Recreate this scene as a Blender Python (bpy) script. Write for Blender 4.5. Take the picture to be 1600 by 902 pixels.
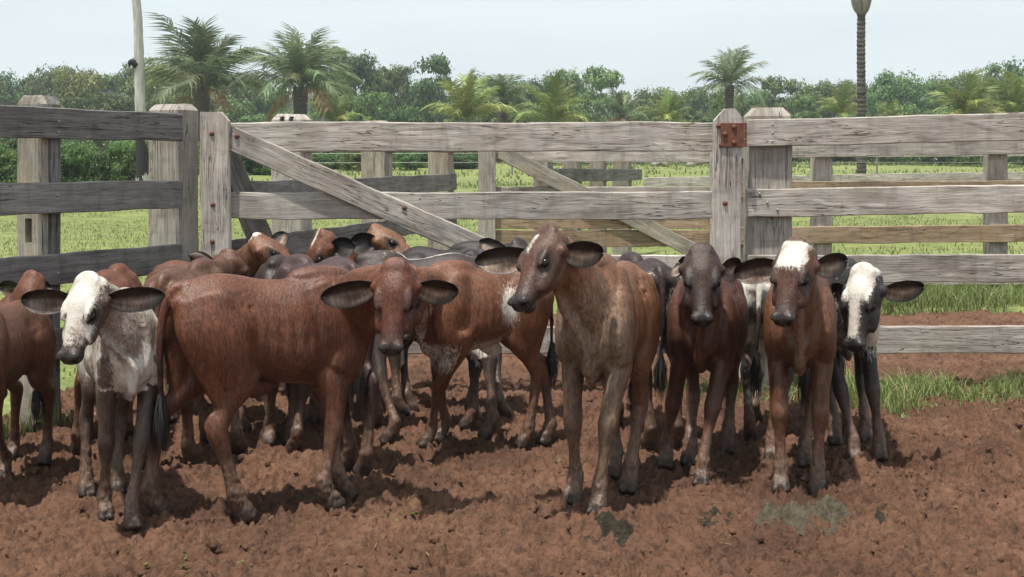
import bpy, bmesh, math, random
import numpy as np
from mathutils import Vector, Matrix, kdtree

for o in list(bpy.data.objects):
    bpy.data.objects.remove(o)
SC = bpy.context.scene
COL = SC.collection
R = math.radians

# ------------------------------------------------------------ camera, sky, sun
CAM_H, FPX, HZ = 1.5, 2000.0, 248.0            # eye height, focal length and horizon row (photo pixels)
cam = bpy.data.objects.new('camera', bpy.data.cameras.new('camera'))
COL.objects.link(cam)
cam.location = (0, 0, CAM_H)
cam.rotation_euler = (R(90), 0, 0)
cam.data.sensor_width = 36.0
cam.data.lens = 36.0 * FPX / 1600
cam.data.shift_y = -(451 - HZ) / 1600
cam.data.clip_start = 0.05
cam.data.clip_end = 5000
SC.camera = cam

SUN_DIR = Vector((-0.20, -0.22, 1.0)).normalized()     # towards the sun: high, a little left of and behind the camera
SUN_EL = math.asin(SUN_DIR.z)
SUN_AZ = math.atan2(SUN_DIR.x, SUN_DIR.y)
world = bpy.data.worlds.new('World')
SC.world = world
world.use_nodes = True
wn, wl = world.node_tree.nodes, world.node_tree.links
sky_n = wn.new('ShaderNodeTexSky')
sky_n.sky_type = 'NISHITA'
sky_n.sun_disc = False
sky_n.sun_elevation = SUN_EL
sky_n.sun_rotation = SUN_AZ
sky_n.altitude = 100
sky_n.air_density = 1.0
sky_n.dust_density = 3.0
sky_n.ozone_density = 1.5
# thin high cloud that whitens the whole sky
wtc = wn.new('ShaderNodeTexCoord')
wmap = wn.new('ShaderNodeMapping'); wmap.inputs['Scale'].default_value = (1.6, 1.6, 9.0)
wno = wn.new('ShaderNodeTexNoise'); wno.inputs['Scale'].default_value = 1.6; wno.inputs['Detail'].default_value = 5
wmr = wn.new('ShaderNodeMapRange'); wmr.inputs['From Min'].default_value = 0.3; wmr.inputs['From Max'].default_value = 0.75
wmr.inputs['To Min'].default_value = 0.72; wmr.inputs['To Max'].default_value = 1.0
wmix = wn.new('ShaderNodeMix'); wmix.data_type = 'RGBA'
wmix.inputs['B'].default_value = (7.0, 7.7, 7.95, 1)
wl.new(wtc.outputs['Generated'], wmap.inputs['Vector']); wl.new(wmap.outputs['Vector'], wno.inputs['Vector'])
wl.new(wno.outputs['Fac'], wmr.inputs['Value']); wl.new(wmr.outputs['Result'], wmix.inputs['Factor'])
wl.new(sky_n.outputs['Color'], wmix.inputs['A'])
wl.new(wmix.outputs['Result'], wn['Background'].inputs['Color'])
wn['Background'].inputs['Strength'].default_value = 0.100

sun = bpy.data.objects.new('sun', bpy.data.lights.new('sun', 'SUN'))
COL.objects.link(sun)
sun.data.energy = 5.0
sun.data.angle = R(1.5)
sun.data.color = (1.0, 0.95, 0.87)
sun.rotation_euler = SUN_DIR.to_track_quat('Z', 'Y').to_euler()
sun.location = (-8, -6, 20)

SC.view_settings.view_transform = 'Standard'
SC.view_settings.look = 'None'
SC.view_settings.exposure = 0.38
SC.view_settings.gamma = 1.0
SC.view_settings.use_curve_mapping = False
SC.render.engine = 'CYCLES'
SC.cycles.use_denoising = True
SC.cycles.max_bounces = 6
SC.cycles.transparent_max_bounces = 8
SC.cycles.volume_bounces = 0

# ------------------------------------------------------------ helpers
def P(px, py, Y):
    """the place at distance Y that the photo shows at pixel (px, py)"""
    return Vector(((px - 800) / FPX * Y, Y, CAM_H - (py - HZ) / FPX * Y))

def G(px, py, z=0.0):
    """the place on level ground that the photo shows at pixel (px, py)"""
    return P(px, py, (CAM_H - z) * FPX / (py - HZ))

def tag(o, label=None, cat=None, group=None, kind=None):
    if label: o['label'] = label
    if cat: o['category'] = cat
    if group: o['group'] = group
    if kind: o['kind'] = kind
    return o

def empty(name, loc=(0, 0, 0)):
    o = bpy.data.objects.new(name, None)
    o.empty_display_size = 0.2
    COL.objects.link(o)
    o.location = loc
    return o

def link(name, me, mat=None, parent=None, M=None):
    """an object for mesh ME; M is its world matrix, kept under PARENT"""
    o = bpy.data.objects.new(name, me)
    COL.objects.link(o)
    if mat is not None and not me.materials: me.materials.append(mat)
    W = M if M is not None else Matrix.Identity(4)
    if parent is not None:
        o.parent = parent
        pm = Matrix.Translation(parent.location)
        o.matrix_basis = pm.inverted() @ W
    else:
        o.matrix_basis = W
    return o

def mesh_np(name, V, F, smooth=False):
    me = bpy.data.meshes.new(name)
    V = np.asarray(V, dtype=np.float32)
    if isinstance(F, np.ndarray):
        n, k = F.shape
        me.vertices.add(len(V)); me.vertices.foreach_set('co', V.ravel())
        me.loops.add(n * k); me.loops.foreach_set('vertex_index', F.astype(np.int32).ravel())
        me.polygons.add(n)
        me.polygons.foreach_set('loop_start', np.arange(0, n * k, k, dtype=np.int32))
        me.polygons.foreach_set('loop_total', np.full(n, k, dtype=np.int32))
        me.update(calc_edges=True)
    else:
        me.from_pydata([tuple(v) for v in V], [], F)
    if smooth:
        me.polygons.foreach_set('use_smooth', np.ones(len(me.polygons), dtype=bool))
    me.validate()
    return me

def col_attr(me, name, rgb):
    a = me.attributes.new(name, 'FLOAT_COLOR', 'POINT')
    c = np.ones((len(rgb), 4), dtype=np.float32); c[:, :3] = rgb
    a.data.foreach_set('color', c.ravel())

def vec_attr(me, name, v):
    a = me.attributes.new(name, 'FLOAT_VECTOR', 'POINT')
    a.data.foreach_set('vector', np.asarray(v, dtype=np.float32).ravel())

# value noise on numpy arrays
def _hash(i, j, k, seed):
    h = (i.astype(np.int64) * 374761393 + j.astype(np.int64) * 668265263 + k.astype(np.int64) * 2147483647 + seed * 974634777) & 0xFFFFFFFF
    h = ((h ^ (h >> 13)) * 1274126177) & 0xFFFFFFFF
    h = ((h ^ (h >> 16)) * 2246822519) & 0xFFFFFFFF
    return ((h ^ (h >> 15)) & 0xFFFFFF) / float(0xFFFFFF)

def vnoise(p, freq, seed=0):
    """value noise 0..1 at the points p (n x 3); freq may be a 3-tuple"""
    q = np.asarray(p, dtype=np.float64) * np.asarray(freq)
    i = np.floor(q); f = q - i; i = i.astype(np.int64)
    f = f * f * (3 - 2 * f)
    r = 0
    for dx in (0, 1):
        for dy in (0, 1):
            for dz in (0, 1):
                w = (f[:, 0] if dx else 1 - f[:, 0]) * (f[:, 1] if dy else 1 - f[:, 1]) * (f[:, 2] if dz else 1 - f[:, 2])
                r = r + w * _hash(i[:, 0] + dx, i[:, 1] + dy, i[:, 2] + dz, seed)
    return r

def fbm(p, freq, seed=0, octv=3):
    r, a, t = 0, 1.0, 0
    f = np.asarray(freq, dtype=float)
    for o in range(octv):
        r = r + a * vnoise(p, f, seed + o * 17); t += a
        a *= 0.5; f = f * 2.03
    return r / t

def worley2(x, y, freq, seed=0):
    """distance to the nearest cell point (0..~1) and that cell's random number"""
    X, Y = x * freq, y * freq
    i, j = np.floor(X).astype(np.int64), np.floor(Y).astype(np.int64)
    best = np.full(X.shape, 9.0); rid = np.zeros(X.shape)
    z = np.zeros_like(i)
    for a in (-1, 0, 1):
        for b in (-1, 0, 1):
            hx, hy = _hash(i + a, j + b, z, seed), _hash(i + a, j + b, z, seed + 5)
            d = np.hypot(i + a + hx - X, j + b + hy - Y)
            m = d < best
            best = np.where(m, d, best); rid = np.where(m, _hash(i + a, j + b, z, seed + 9), rid)
    return best, rid

def sstep(a, b, x):
    t = np.clip((x - a) / (b - a), 0, 1)
    return t * t * (3 - 2 * t)

# node helper
class Mat:
    def __init__(s, name):
        s.m = bpy.data.materials.new(name); s.m.use_nodes = True
        s.t = s.m.node_tree; s.n = s.t.nodes; s.l = s.t.links
        s.b = s.n['Principled BSDF']; s.out = s.n['Material Output']
    def new(s, kind, **kw):
        nd = s.n.new('ShaderNode' + kind)
        for k, v in kw.items():
            if k in nd.inputs.keys():
                if hasattr(v, 'is_output') or isinstance(v, bpy.types.NodeSocket): s.l.new(v, nd.inputs[k])
                else: nd.inputs[k].default_value = v
            else: setattr(nd, k, v)
        return nd
    def set(s, k, v):
        if isinstance(v, bpy.types.NodeSocket): s.l.new(v, s.b.inputs[k])
        else: s.b.inputs[k].default_value = v
    def noise(s, vec, scale, detail=4, rough=0.55, dist=0.0, sc=None):
        if sc is not None:
            mp = s.new('Mapping', Scale=sc); s.l.new(vec, mp.inputs['Vector']); vec = mp.outputs['Vector']
        nd = s.new('TexNoise', Scale=scale, Detail=detail, Roughness=rough, Distortion=dist)
        s.l.new(vec, nd.inputs['Vector'])
        return nd.outputs['Fac']
    def ramp(s, fac, stops):
        r = s.new('ValToRGB'); e = r.color_ramp.elements
        while len(e) < len(stops): e.new(0.5)
        for q, (p, c) in zip(e, stops):
            q.position = p; q.color = (*c, 1) if len(c) == 3 else c
        s.l.new(fac, r.inputs['Fac'])
        return r.outputs['Color']
    def mix(s, fac, a, b, mode='MIX'):
        m = s.new('Mix', data_type='RGBA', blend_type=mode)
        for k, v in (('Factor', fac), ('A', a), ('B', b)):
            i = [q for q in m.inputs if q.name == k and (q.type == 'RGBA' or (k == 'Factor' and q.type == 'VALUE'))][0]
            if isinstance(v, bpy.types.NodeSocket): s.l.new(v, i)
            else: i.default_value = v if not isinstance(v, tuple) or len(v) == 4 else (*v, 1)
        return [q for q in m.outputs if q.type == 'RGBA'][0]
    def math(s, op, a, b=0.0, clamp=False):
        m = s.new('Math', operation=op, use_clamp=clamp)
        for i, v in enumerate((a, b)):
            if isinstance(v, bpy.types.NodeSocket): s.l.new(v, m.inputs[i])
            else: m.inputs[i].default_value = v
        return m.outputs[0]
    def bump(s, h, dist, strength=1.0, nrm=None):
        b = s.new('Bump', Strength=strength, Distance=dist)
        s.l.new(h, b.inputs['Height'])
        if nrm is not None: s.l.new(nrm, b.inputs['Normal'])
        return b.outputs['Normal']
    def attr(s, name, what='Color'):
        a = s.new('Attribute'); a.attribute_name = name
        return a.outputs[what]
    def obj(s):
        return s.new('TexCoord').outputs['Object']
    def geo(s, k='Position'):
        return s.new('NewGeometry').outputs[k]
    def rnd(s):
        return s.new('ObjectInfo').outputs['Random']
# ------------------------------------------------------------ calves
def nv(v):
    v = np.asarray(v, dtype=float); return v / (np.linalg.norm(v) + 1e-12)

def catmull(pts, m):
    """points along a smooth curve through the rows of pts, m per span"""
    p = np.asarray(pts, dtype=float); n = len(p)
    q = np.vstack([2 * p[0] - p[1], p, 2 * p[-1] - p[-2]])
    out = []
    for i in range(n - 1):
        a, b, c, d = q[i], q[i + 1], q[i + 2], q[i + 3]
        for k in range(m):
            t = k / m
            out.append(0.5 * ((2 * b) + (c - a) * t + (2 * a - 5 * b + 4 * c - d) * t * t + (3 * b - 3 * c + d - a) * t ** 3))
    out.append(p[-1])
    return np.array(out)

class Solid:
    """closed lofted pieces, each vertex with a part number and t along its piece"""
    def __init__(s):
        s.V, s.F, s.part, s.t, s.n = [], [], [], [], 0
    def loft(s, rings, part):
        rings = np.asarray(rings); m, k = rings.shape[:2]
        o = s.n
        s.V.append(rings.reshape(-1, 3))
        tt = np.repeat(np.linspace(0, 1, m), k)
        for i in range(m - 1):
            for j in range(k):
                a, b = o + i * k + j, o + i * k + (j + 1) % k
                s.F.append((a, b, b + k, a + k))
        c0, c1 = rings[0].mean(0), rings[-1].mean(0)
        s.V.append(np.array([c0, c1]))
        i0, i1 = o + m * k, o + m * k + 1
        for j in range(k):
            s.F.append((o + (j + 1) % k, o + j, i0))
            s.F.append((o + (m - 1) * k + j, o + (m - 1) * k + (j + 1) % k, i1))
        s.part += [part] * (m * k + 2)
        s.t += list(tt) + [0.0, 1.0]
        s.n += m * k + 2
    def tube(s, pts, rad, lat, part, m=4, k=14):
        """pts n x 3; rad n x 2 (fore-aft, lateral); lat: lateral vector, one or n of them"""
        pts = np.asarray(pts, dtype=float); rad = np.asarray(rad, dtype=float)
        lat = np.asarray(lat, dtype=float)
        if lat.ndim == 1: lat = np.repeat(lat[None], len(pts), 0)
        C, Rr, Lt = catmull(pts, m), np.maximum(catmull(rad, m), 0.004), catmull(lat, m)
        T = np.gradient(C, axis=0)
        rings = []
        ang = np.linspace(0, 2 * math.pi, k, endpoint=False)
        for c, r, l, t in zip(C, Rr, Lt, T):
            t = nv(t); b = nv(l - t * np.dot(l, t)); f = np.cross(t, b)
            rings.append(c + np.outer(np.cos(ang) * r[0], f) + np.outer(np.sin(ang) * r[1], b))
        # round the ends
        a, z = rings[0], rings[-1]
        ca, cz = a.mean(0), z.mean(0)
        ta, tz = nv(T[0]), nv(T[-1])
        ra, rz = min(Rr[0]) * 0.5, min(Rr[-1]) * 0.35
        rings = [ca + (a - ca) * 0.6 - ta * ra] + rings + [cz + (z - cz) * 0.75 + tz * rz]
        s.loft(rings, part)
    def ball(s, c, ax, part):
        """an ellipsoid with the three half-axis vectors ax"""
        c = np.asarray(c, dtype=float); A = np.asarray(ax, dtype=float)
        rings = []
        for u in np.sin(np.linspace(-1.47, 1.47, 11)):
            q = math.sqrt(1 - u * u)
            a = np.linspace(0, 2 * math.pi, 12, endpoint=False)
            rings.append(c + A[0] * u + np.outer(np.cos(a) * q, A[1]) + np.outer(np.sin(a) * q, A[2]))
        s.loft(rings, part)

TRUNK, NECK, HEAD, FLEG, HLEG, TAIL, DEWLAP, EAR, EARIN = range(9)

TR = [  # x, top, bottom, half-width, widest height (of wither height 1)
    (-0.475, 0.885, 0.80, 0.045, 0.85), (-0.44, 0.935, 0.72, 0.085, 0.83), (-0.37, 0.962, 0.62, 0.130, 0.80),
    (-0.28, 0.982, 0.575, 0.148, 0.78), (-0.18, 0.975, 0.55, 0.134, 0.74), (-0.06, 0.955, 0.530, 0.150, 0.69),
    (0.06, 0.952, 0.510, 0.168, 0.67), (0.16, 0.972, 0.50, 0.168, 0.67), (0.25, 1.000, 0.495, 0.155, 0.69),
    (0.33, 0.985, 0.50, 0.142, 0.70), (0.40, 0.94, 0.53, 0.118, 0.71), (0.455, 0.86, 0.58, 0.078, 0.71)]
HD = [  # t along poll-to-nose, half-width, up, down
    (-0.10, 0.042, -0.030, 0.072), (-0.05, 0.070, -0.004, 0.100), (0.04, 0.087, 0.017, 0.125), (0.17, 0.095, 0.031, 0.145),
    (0.32, 0.095, 0.035, 0.155), (0.45, 0.088, 0.025, 0.152), (0.57, 0.071, 0.016, 0.138), (0.68, 0.058, 0.012, 0.116),
    (0.78, 0.052, 0.009, 0.095), (0.86, 0.049, 0.009, 0.084), (0.925, 0.051, 0.006, 0.077), (0.975, 0.047, -0.002, 0.068),
    (1.01, 0.041, -0.014, 0.056), (1.03, 0.018, -0.026, 0.042)]

def ik(A, C, a, b, pole):
    d = C - A; D = np.linalg.norm(d)
    if D > (a + b) * 0.995:
        k = D / ((a + b) * 0.995); a, b = a * k, b * k
    u = d / D
    x = (a * a - b * b + D * D) / (2 * D); h = math.sqrt(max(a * a - x * x, 0))
    p = nv(pole - u * np.dot(pole, u))
    return A + u * x + p * h

def calf_solid(q):
    """all lofted pieces of a calf in pose q"""
    S = Solid(); s = q['s']
    W, Rm = q['W'], q['R']
    F = nv(W - Rm); xs = np.linalg.norm(W - Rm) / 0.68
    Lf = nv(np.cross([0, 0, 1.0], F)); U = np.cross(F, Lf)
    fat = q.get('fat', 0.94)
    def B(x, y, z): return W + F * ((x - 0.26) * xs) + Lf * (y * s) + U * ((z - 1.0) * s)
    q['B'], q['F'], q['Lf'], q['U'] = B, F, Lf, U
    # trunk
    tr = catmull(np.array(TR), 3); rings = []
    ang = np.linspace(0, 2 * math.pi, 28, endpoint=False)
    for x, zt, zb, w, zc in tr:
        w *= fat
        ca, sa = np.cos(ang), np.sin(ang)
        y = w * np.sign(sa) * np.where(ca > 0, np.abs(sa) ** 1.18, np.abs(sa) ** 0.92)
        z = zc + np.where(ca > 0, (zt - zc) * np.abs(ca) ** 0.92, -(zc - zb) * np.abs(ca))
        rings.append([B(x, yy, zz) for yy, zz in zip(y, z)])
    S.loft(rings, TRUNK)
    S.ball(B(0.245, 0, 0.952), [F * 0.15 * s, Lf * 0.06 * s, U * 0.052 * s], TRUNK)     # small hump
    for e in (1, -1):
        S.ball(B(-0.265, 0.080 * e * fat, 0.890), [F * 0.075 * s, Lf * 0.046 * s, U * 0.05 * s], TRUNK)   # hip bone
        S.ball(B(-0.44, 0.055 * e, 0.86), [F * 0.05 * s, Lf * 0.035 * s, U * 0.05 * s], TRUNK)        # pin bone
    S.tube([B(0.02, 0, 0.53), B(-0.07, 0, 0.495), B(-0.12, 0, 0.485)], [(0.045 * s, 0.022 * s), (0.05 * s, 0.02 * s), (0.025 * s, 0.015 * s)], Lf, TRUNK)
    hooves = q['hooves']
    q['feet'] = []
    for i, e in ((0, 1), (1, -1)):       # front left, front right
        H = hooves[i]
        S.tube([B(0.215, 0.075 * e, 0.93), B(0.275, 0.112 * e, 0.80), B(0.345, 0.112 * e, 0.665), B(0.30, 0.115 * e, 0.57)],
               [(0.05 * s, 0.03 * s), (0.095 * s, 0.045 * s), (0.085 * s, 0.052 * s), (0.07 * s, 0.045 * s)], Lf, TRUNK)
        E = B(0.275, 0.100 * e, 0.54)
        lift = H[2]
        Fk = H + np.array([0, 0, 0.105 * s]) - F * 0.018 * s
        DD = np.linalg.norm(Fk - E); K = ik(E, Fk, 0.515 * DD, 0.492 * DD, F)
        dirn = q.get('fdir', F); dirn = nv([dirn[0], dirn[1], 0])
        top = E + (E - K) * 0.35
        mid = (E * 0.45 + K * 0.55) + F * 0.006 * s
        S.tube([top, E, mid, K + nv(E - K) * 0.045 * s, K, K + nv(Fk - K) * 0.055 * s, (K + Fk) / 2, Fk + nv(K - Fk) * 0.035 * s, Fk,
                H * 0.62 + Fk * 0.38 + dirn * 0.012 * s, H + np.array([0, 0, 0.02 * s]) + dirn * 0.022 * s],
               np.array([(0.05, 0.032), (0.074, 0.050), (0.050, 0.040), (0.042, 0.041), (0.043, 0.042), (0.034, 0.033), (0.0265, 0.025), (0.031, 0.030), (0.038, 0.036),
                (0.034, 0.036), (0.044, 0.044)]) * s, Lf, FLEG)
        for c in (1, -1):
            S.tube([H + np.array([0, 0, 0.055 * s]) + Lf * 0.018 * c * s + dirn * 0.01 * s, H + np.array([0, 0, -0.004]) + Lf * 0.021 * c * s + dirn * 0.035 * s],
                   np.array([(0.03, 0.019), (0.046, 0.024)]) * s, Lf, FLEG, m=2, k=10)
        q['feet'].append((H, K))
    for i, e in ((2, 1), (3, -1)):       # hind left, hind right
        H = hooves[i]
        dx = np.dot(H - B(-0.38, 0, 0), F) * 0.22     # the thigh swings a little with the foot
        off = F * dx
        St = B(-0.205, 0.100 * e, 0.595) + off
        Fk = H + np.array([0, 0, 0.105 * s]) - F * 0.018 * s
        DD = np.linalg.norm(Fk - St); K = ik(St, Fk, 0.535 * DD, 0.535 * DD, -F)
        dirn = nv([F[0], F[1], 0])
        S.tube([B(-0.30, 0.075 * e, 0.90), B(-0.295, 0.10 * e, 0.78) + off * 0.3, B(-0.275, 0.105 * e, 0.66) + off * 0.7, St * 0.72 + K * 0.28],
               np.array([(0.10, 0.05), (0.150, 0.070), (0.125, 0.068), (0.078, 0.05)]) * s, Lf, HLEG)
        S.tube([B(-0.43, 0.06 * e, 0.87), B(-0.425, 0.085 * e, 0.76) + off * 0.3, B(-0.385, 0.095 * e, 0.65) + off * 0.7, St * 0.38 + K * 0.62 - F * 0.02 * s],
               np.array([(0.045, 0.04), (0.06, 0.055), (0.06, 0.048), (0.03, 0.026)]) * s, Lf, HLEG)
        S.tube([St, St * 0.72 + K * 0.28, St * 0.4 + K * 0.6, K + nv(St - K) * 0.055 * s, K, K + nv(Fk - K) * 0.06 * s, (K + Fk) / 2, Fk + nv(K - Fk) * 0.035 * s, Fk,
                H * 0.62 + Fk * 0.38 + dirn * 0.012 * s, H + np.array([0, 0, 0.02 * s]) + dirn * 0.022 * s],
               np.array([(0.080, 0.042), (0.076, 0.050), (0.050, 0.036), (0.042, 0.032), (0.047, 0.036), (0.039, 0.033), (0.0285, 0.026), (0.031, 0.030), (0.038, 0.036),
                (0.034, 0.036), (0.044, 0.044)]) * s, Lf, HLEG)
        S.tube([St * 0.4 + K * 0.6 - F * 0.03 * s, K - F * 0.032 * s + U * 0.025 * s, K - F * 0.02 * s - U * 0.02 * s], np.array([(0.016, 0.012), (0.022, 0.019), (0.02, 0.02)]) * s, Lf, HLEG, m=3, k=10)
        for c in (1, -1):
            S.tube([H + np.array([0, 0, 0.055 * s]) + Lf * 0.018 * c * s + dirn * 0.01 * s, H + np.array([0, 0, -0.004]) + Lf * 0.021 * c * s + dirn * 0.035 * s],
                   np.array([(0.03, 0.019), (0.046, 0.024)]) * s, Lf, HLEG, m=2, k=10)
        q['feet'].append((H, K))
    # head
    poll, a, n, h = q['poll'], q['a'], q['n'], q['hs']
    l = np.cross(n, a)                    # animal's left
    HL = 0.36 * h
    def Hp(t, y, z): return poll + a * (t * HL) + l * (y * h) + n * (z * h)
    q['Hp'], q['l'] = Hp, l
    hd = catmull(np.array(HD), 3); rings = []
    ang = np.linspace(0, 2 * math.pi, 24, endpoint=False)
    for t, w, up, dn in hd:
        w *= q.get('hw', 1.0)
        ca, sa = np.cos(ang), np.sin(ang)
        zc = (up * 0.55 - dn * 0.45)
        z = zc + np.where(ca > 0, (up - zc) * np.abs(ca) ** 0.85, -(dn + zc) * np.abs(ca) ** 0.9)
        y = w * np.sign(sa) * np.abs(sa) ** 0.82 * np.where(ca < 0, 1 - 0.36 * np.abs(ca), 1 - 0.18 * np.abs(ca))
        rings.append([Hp(t, yy, zz) for yy, zz in zip(y, z)])
    S.loft(rings, HEAD)
    S.ball(Hp(0.02, 0, 0.0), [a * 0.055 * h, l * 0.065 * h, n * 0.024 * h], HEAD)        # poll
    for e in (1, -1):
        S.ball(Hp(0.39, 0.062 * e, 0.010), [a * 0.055 * h, l * 0.022 * h, n * 0.016 * h], HEAD)   # brow
        S.ball(Hp(0.56, 0.062 * e, -0.055), [a * 0.075 * h, l * 0.022 * h, n * 0.034 * h], HEAD)   # cheek
        S.ball(Hp(0.94, 0.031 * e, -0.012), [a * 0.028 * h, l * 0.026 * h, n * 0.022 * h], HEAD)   # nostril wing
        S.tube([Hp(0.20, 0.055 * e, -0.045), Hp(0.21, 0.098 * e, -0.055)], np.array([(0.040, 0.036), (0.028, 0.026)]) * h, a, HEAD, m=2, k=10)
    S.ball(Hp(0.88, 0, -0.078), [a * 0.040 * h, l * 0.036 * h, n * 0.018 * h], HEAD)      # lower lip
    # neck
    hb = Hp(0.14, 0, -0.075)
    n1, n2 = B(0.20, 0, 0.79), B(0.335, 0, 0.785)
    mid = n2 * 0.5 + hb * 0.5 + np.array([0, 0, 0.02 * s])
    if 'nmid' in q: mid = q['nmid']
    l2 = nv(Lf + l)
    S.tube([n1, n2, mid, hb], np.array([(0.180, 0.108), (0.155, 0.098), (0.117, 0.076), (0.090, 0.068)]) * s, np.array([Lf, Lf, l2, l]), NECK, m=6, k=20)
    # dewlap along the underside of throat, neck and brisket
    ndir = nv(hb - n2)
    und = nv(-U + ndir * np.dot(U, ndir))
    dl = [Hp(0.42, 0, -0.135), Hp(0.22, 0, -0.165) + und * 0.02 * s, mid + und * 0.115 * s, B(0.445, 0, 0.66) + und * 0.02 * s, B(0.415, 0, 0.545), B(0.33, 0, 0.495), B(0.22, 0, 0.50)]
    dv = q.get('dewlap', 1.0)
    S.tube(dl, np.array([(0.018, 0.022), (0.034 * dv, 0.020), (0.048 * dv, 0.017), (0.056 * dv, 0.019), (0.050 * dv, 0.020), (0.036 * dv, 0.024), (0.02, 0.03)]) * s, np.array([l, l, l2, Lf, Lf, Lf, Lf]), DEWLAP, m=6, k=12)
    # tail
    tl = q.get('tail', [(-0.40, 0, 0.925), (-0.475, 0, 0.91), (-0.515, 0.0, 0.80), (-0.525, 0.0, 0.66), (-0.515, 0.01, 0.52), (-0.51, 0.02, 0.44)])
    tp = [B(*c) for c in tl]
    q['tailend'] = (tp[-1], nv(tp[-1] - tp[-2]))
    S.tube(tp, np.array([(0.034, 0.036), (0.027, 0.027), (0.021, 0.021), (0.016, 0.016), (0.0125, 0.0125), (0.012, 0.012)]) * s, Lf, TAIL, m=4, k=10)
    return S

REST = dict(s=1.0, hs=1.0, W=np.array([0.26, 0, 1.0]), R=np.array([-0.42, 0, 1.0]), poll=np.array([0.62, 0, 1.12]),
            a=nv([0.75, 0, -0.66]), n=nv([0.66, 0, 0.75]),
            hooves=[np.array(v) for v in ((0.27, 0.09, 0), (0.27, -0.09, 0), (-0.38, 0.09, 0), (-0.38, -0.09, 0))])

def ear_mesh(base, tip, face, h, fold, nu=15, nw=9):
    """cupped leaf-shaped ear: outer and inner sheet. Returns verts, quads, inside flag, (u, v)"""
    d = tip - base; L = np.linalg.norm(d); d = d / L
    f = nv(face - d * np.dot(face, d)); w = np.cross(d, f)
    if w[2] < 0: w = -w
    us = np.linspace(0, 1, nu); vs = np.linspace(-1, 1, nw)
    V, ins, UV = [], [], []
    for side in (0, 1):
        for u in us:
            hw = np.interp(u, [0, 0.08, 0.2, 0.4, 0.6, 0.78, 0.9, 0.97, 1.0], [0.024, 0.035, 0.048, 0.057, 0.057, 0.048, 0.034, 0.019, 0.004]) * h
            cup = 0.030 * h * (1 - u) ** 0.7 + 0.008 * h
            for v in vs:
                asym = 0.012 * h * math.sin(u * 3.0)
                p = base + d * (u * L) + w * (v * hw - asym * 0.5) + f * (-(1 - v * v) * cup - fold * h * u * u * 0.05 + 0.006 * h * math.sin(5 * u + 3 * v))
                th = 0.0045 * h * (1 - abs(v) ** 4 * 0.8) * (1 - 0.6 * u)
                p = p + f * (th if side else -th)
                V.append(p); ins.append(side); UV.append((u, v))
    Q = []
    n1 = nu * nw
    for side in (0, 1):
        for i in range(nu - 1):
            for j in range(nw - 1):
                a_ = side * n1 + i * nw + j
                qd = (a_, a_ + 1, a_ + nw + 1, a_ + nw)
                Q.append(qd if side else qd[::-1])
    for i in range(nu - 1):
        for j, flip in ((0, False), (nw - 1, True)):
            a_, b_ = i * nw + j, (i + 1) * nw + j
            qd = (a_, b_, b_ + n1, a_ + n1)
            Q.append(qd[::-1] if flip else qd)
    for j in range(nw - 1):
        a_ = (nu - 1) * nw + j
        Q.append((a_, a_ + 1, a_ + 1 + n1, a_ + n1))
    return np.array(V), Q, np.array(ins), np.array(UV)

_calf_tmp = {}
def remesh(V, F, vox, smooth_n):
    me = bpy.data.meshes.new('tmp'); me.from_pydata([tuple(v) for v in V], [], F)
    ob = bpy.data.objects.new('tmp', me); COL.objects.link(ob)
    r = ob.modifiers.new('r', 'REMESH'); r.mode = 'VOXEL'; r.voxel_size = vox; r.adaptivity = 0
    sm = ob.modifiers.new('s', 'SMOOTH'); sm.factor = 0.5; sm.iterations = smooth_n
    dg = bpy.context.evaluated_depsgraph_get()
    ev = ob.evaluated_get(dg)
    m2 = ev.to_mesh()
    n = len(m2.vertices)
    co = np.empty(n * 3, dtype=np.float32); m2.vertices.foreach_get('co', co)
    no = np.empty(n * 3, dtype=np.float32); m2.vertices.foreach_get('normal', no)
    nl = len(m2.loops); li = np.empty(nl, dtype=np.int32); m2.loops.foreach_get('vertex_index', li)
    quads = li.reshape(-1, 4) if nl == 4 * len(m2.polygons) else np.array([p.vertices[:] for p in m2.polygons if len(p.vertices) == 4])
    ev.to_mesh_clear()
    bpy.data.objects.remove(ob); bpy.data.meshes.remove(me)
    return co.reshape(-1, 3).astype(float), no.reshape(-1, 3).astype(float), quads

EYE_ME = None
def eye_mesh():
    bm = bmesh.new(); bmesh.ops.create_uvsphere(bm, u_segments=16, v_segments=10, radius=1.0)
    for f in bm.faces: f.smooth = True
    me = bpy.data.meshes.new('eye'); bm.to_mesh(me); bm.free()
    return me

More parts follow.
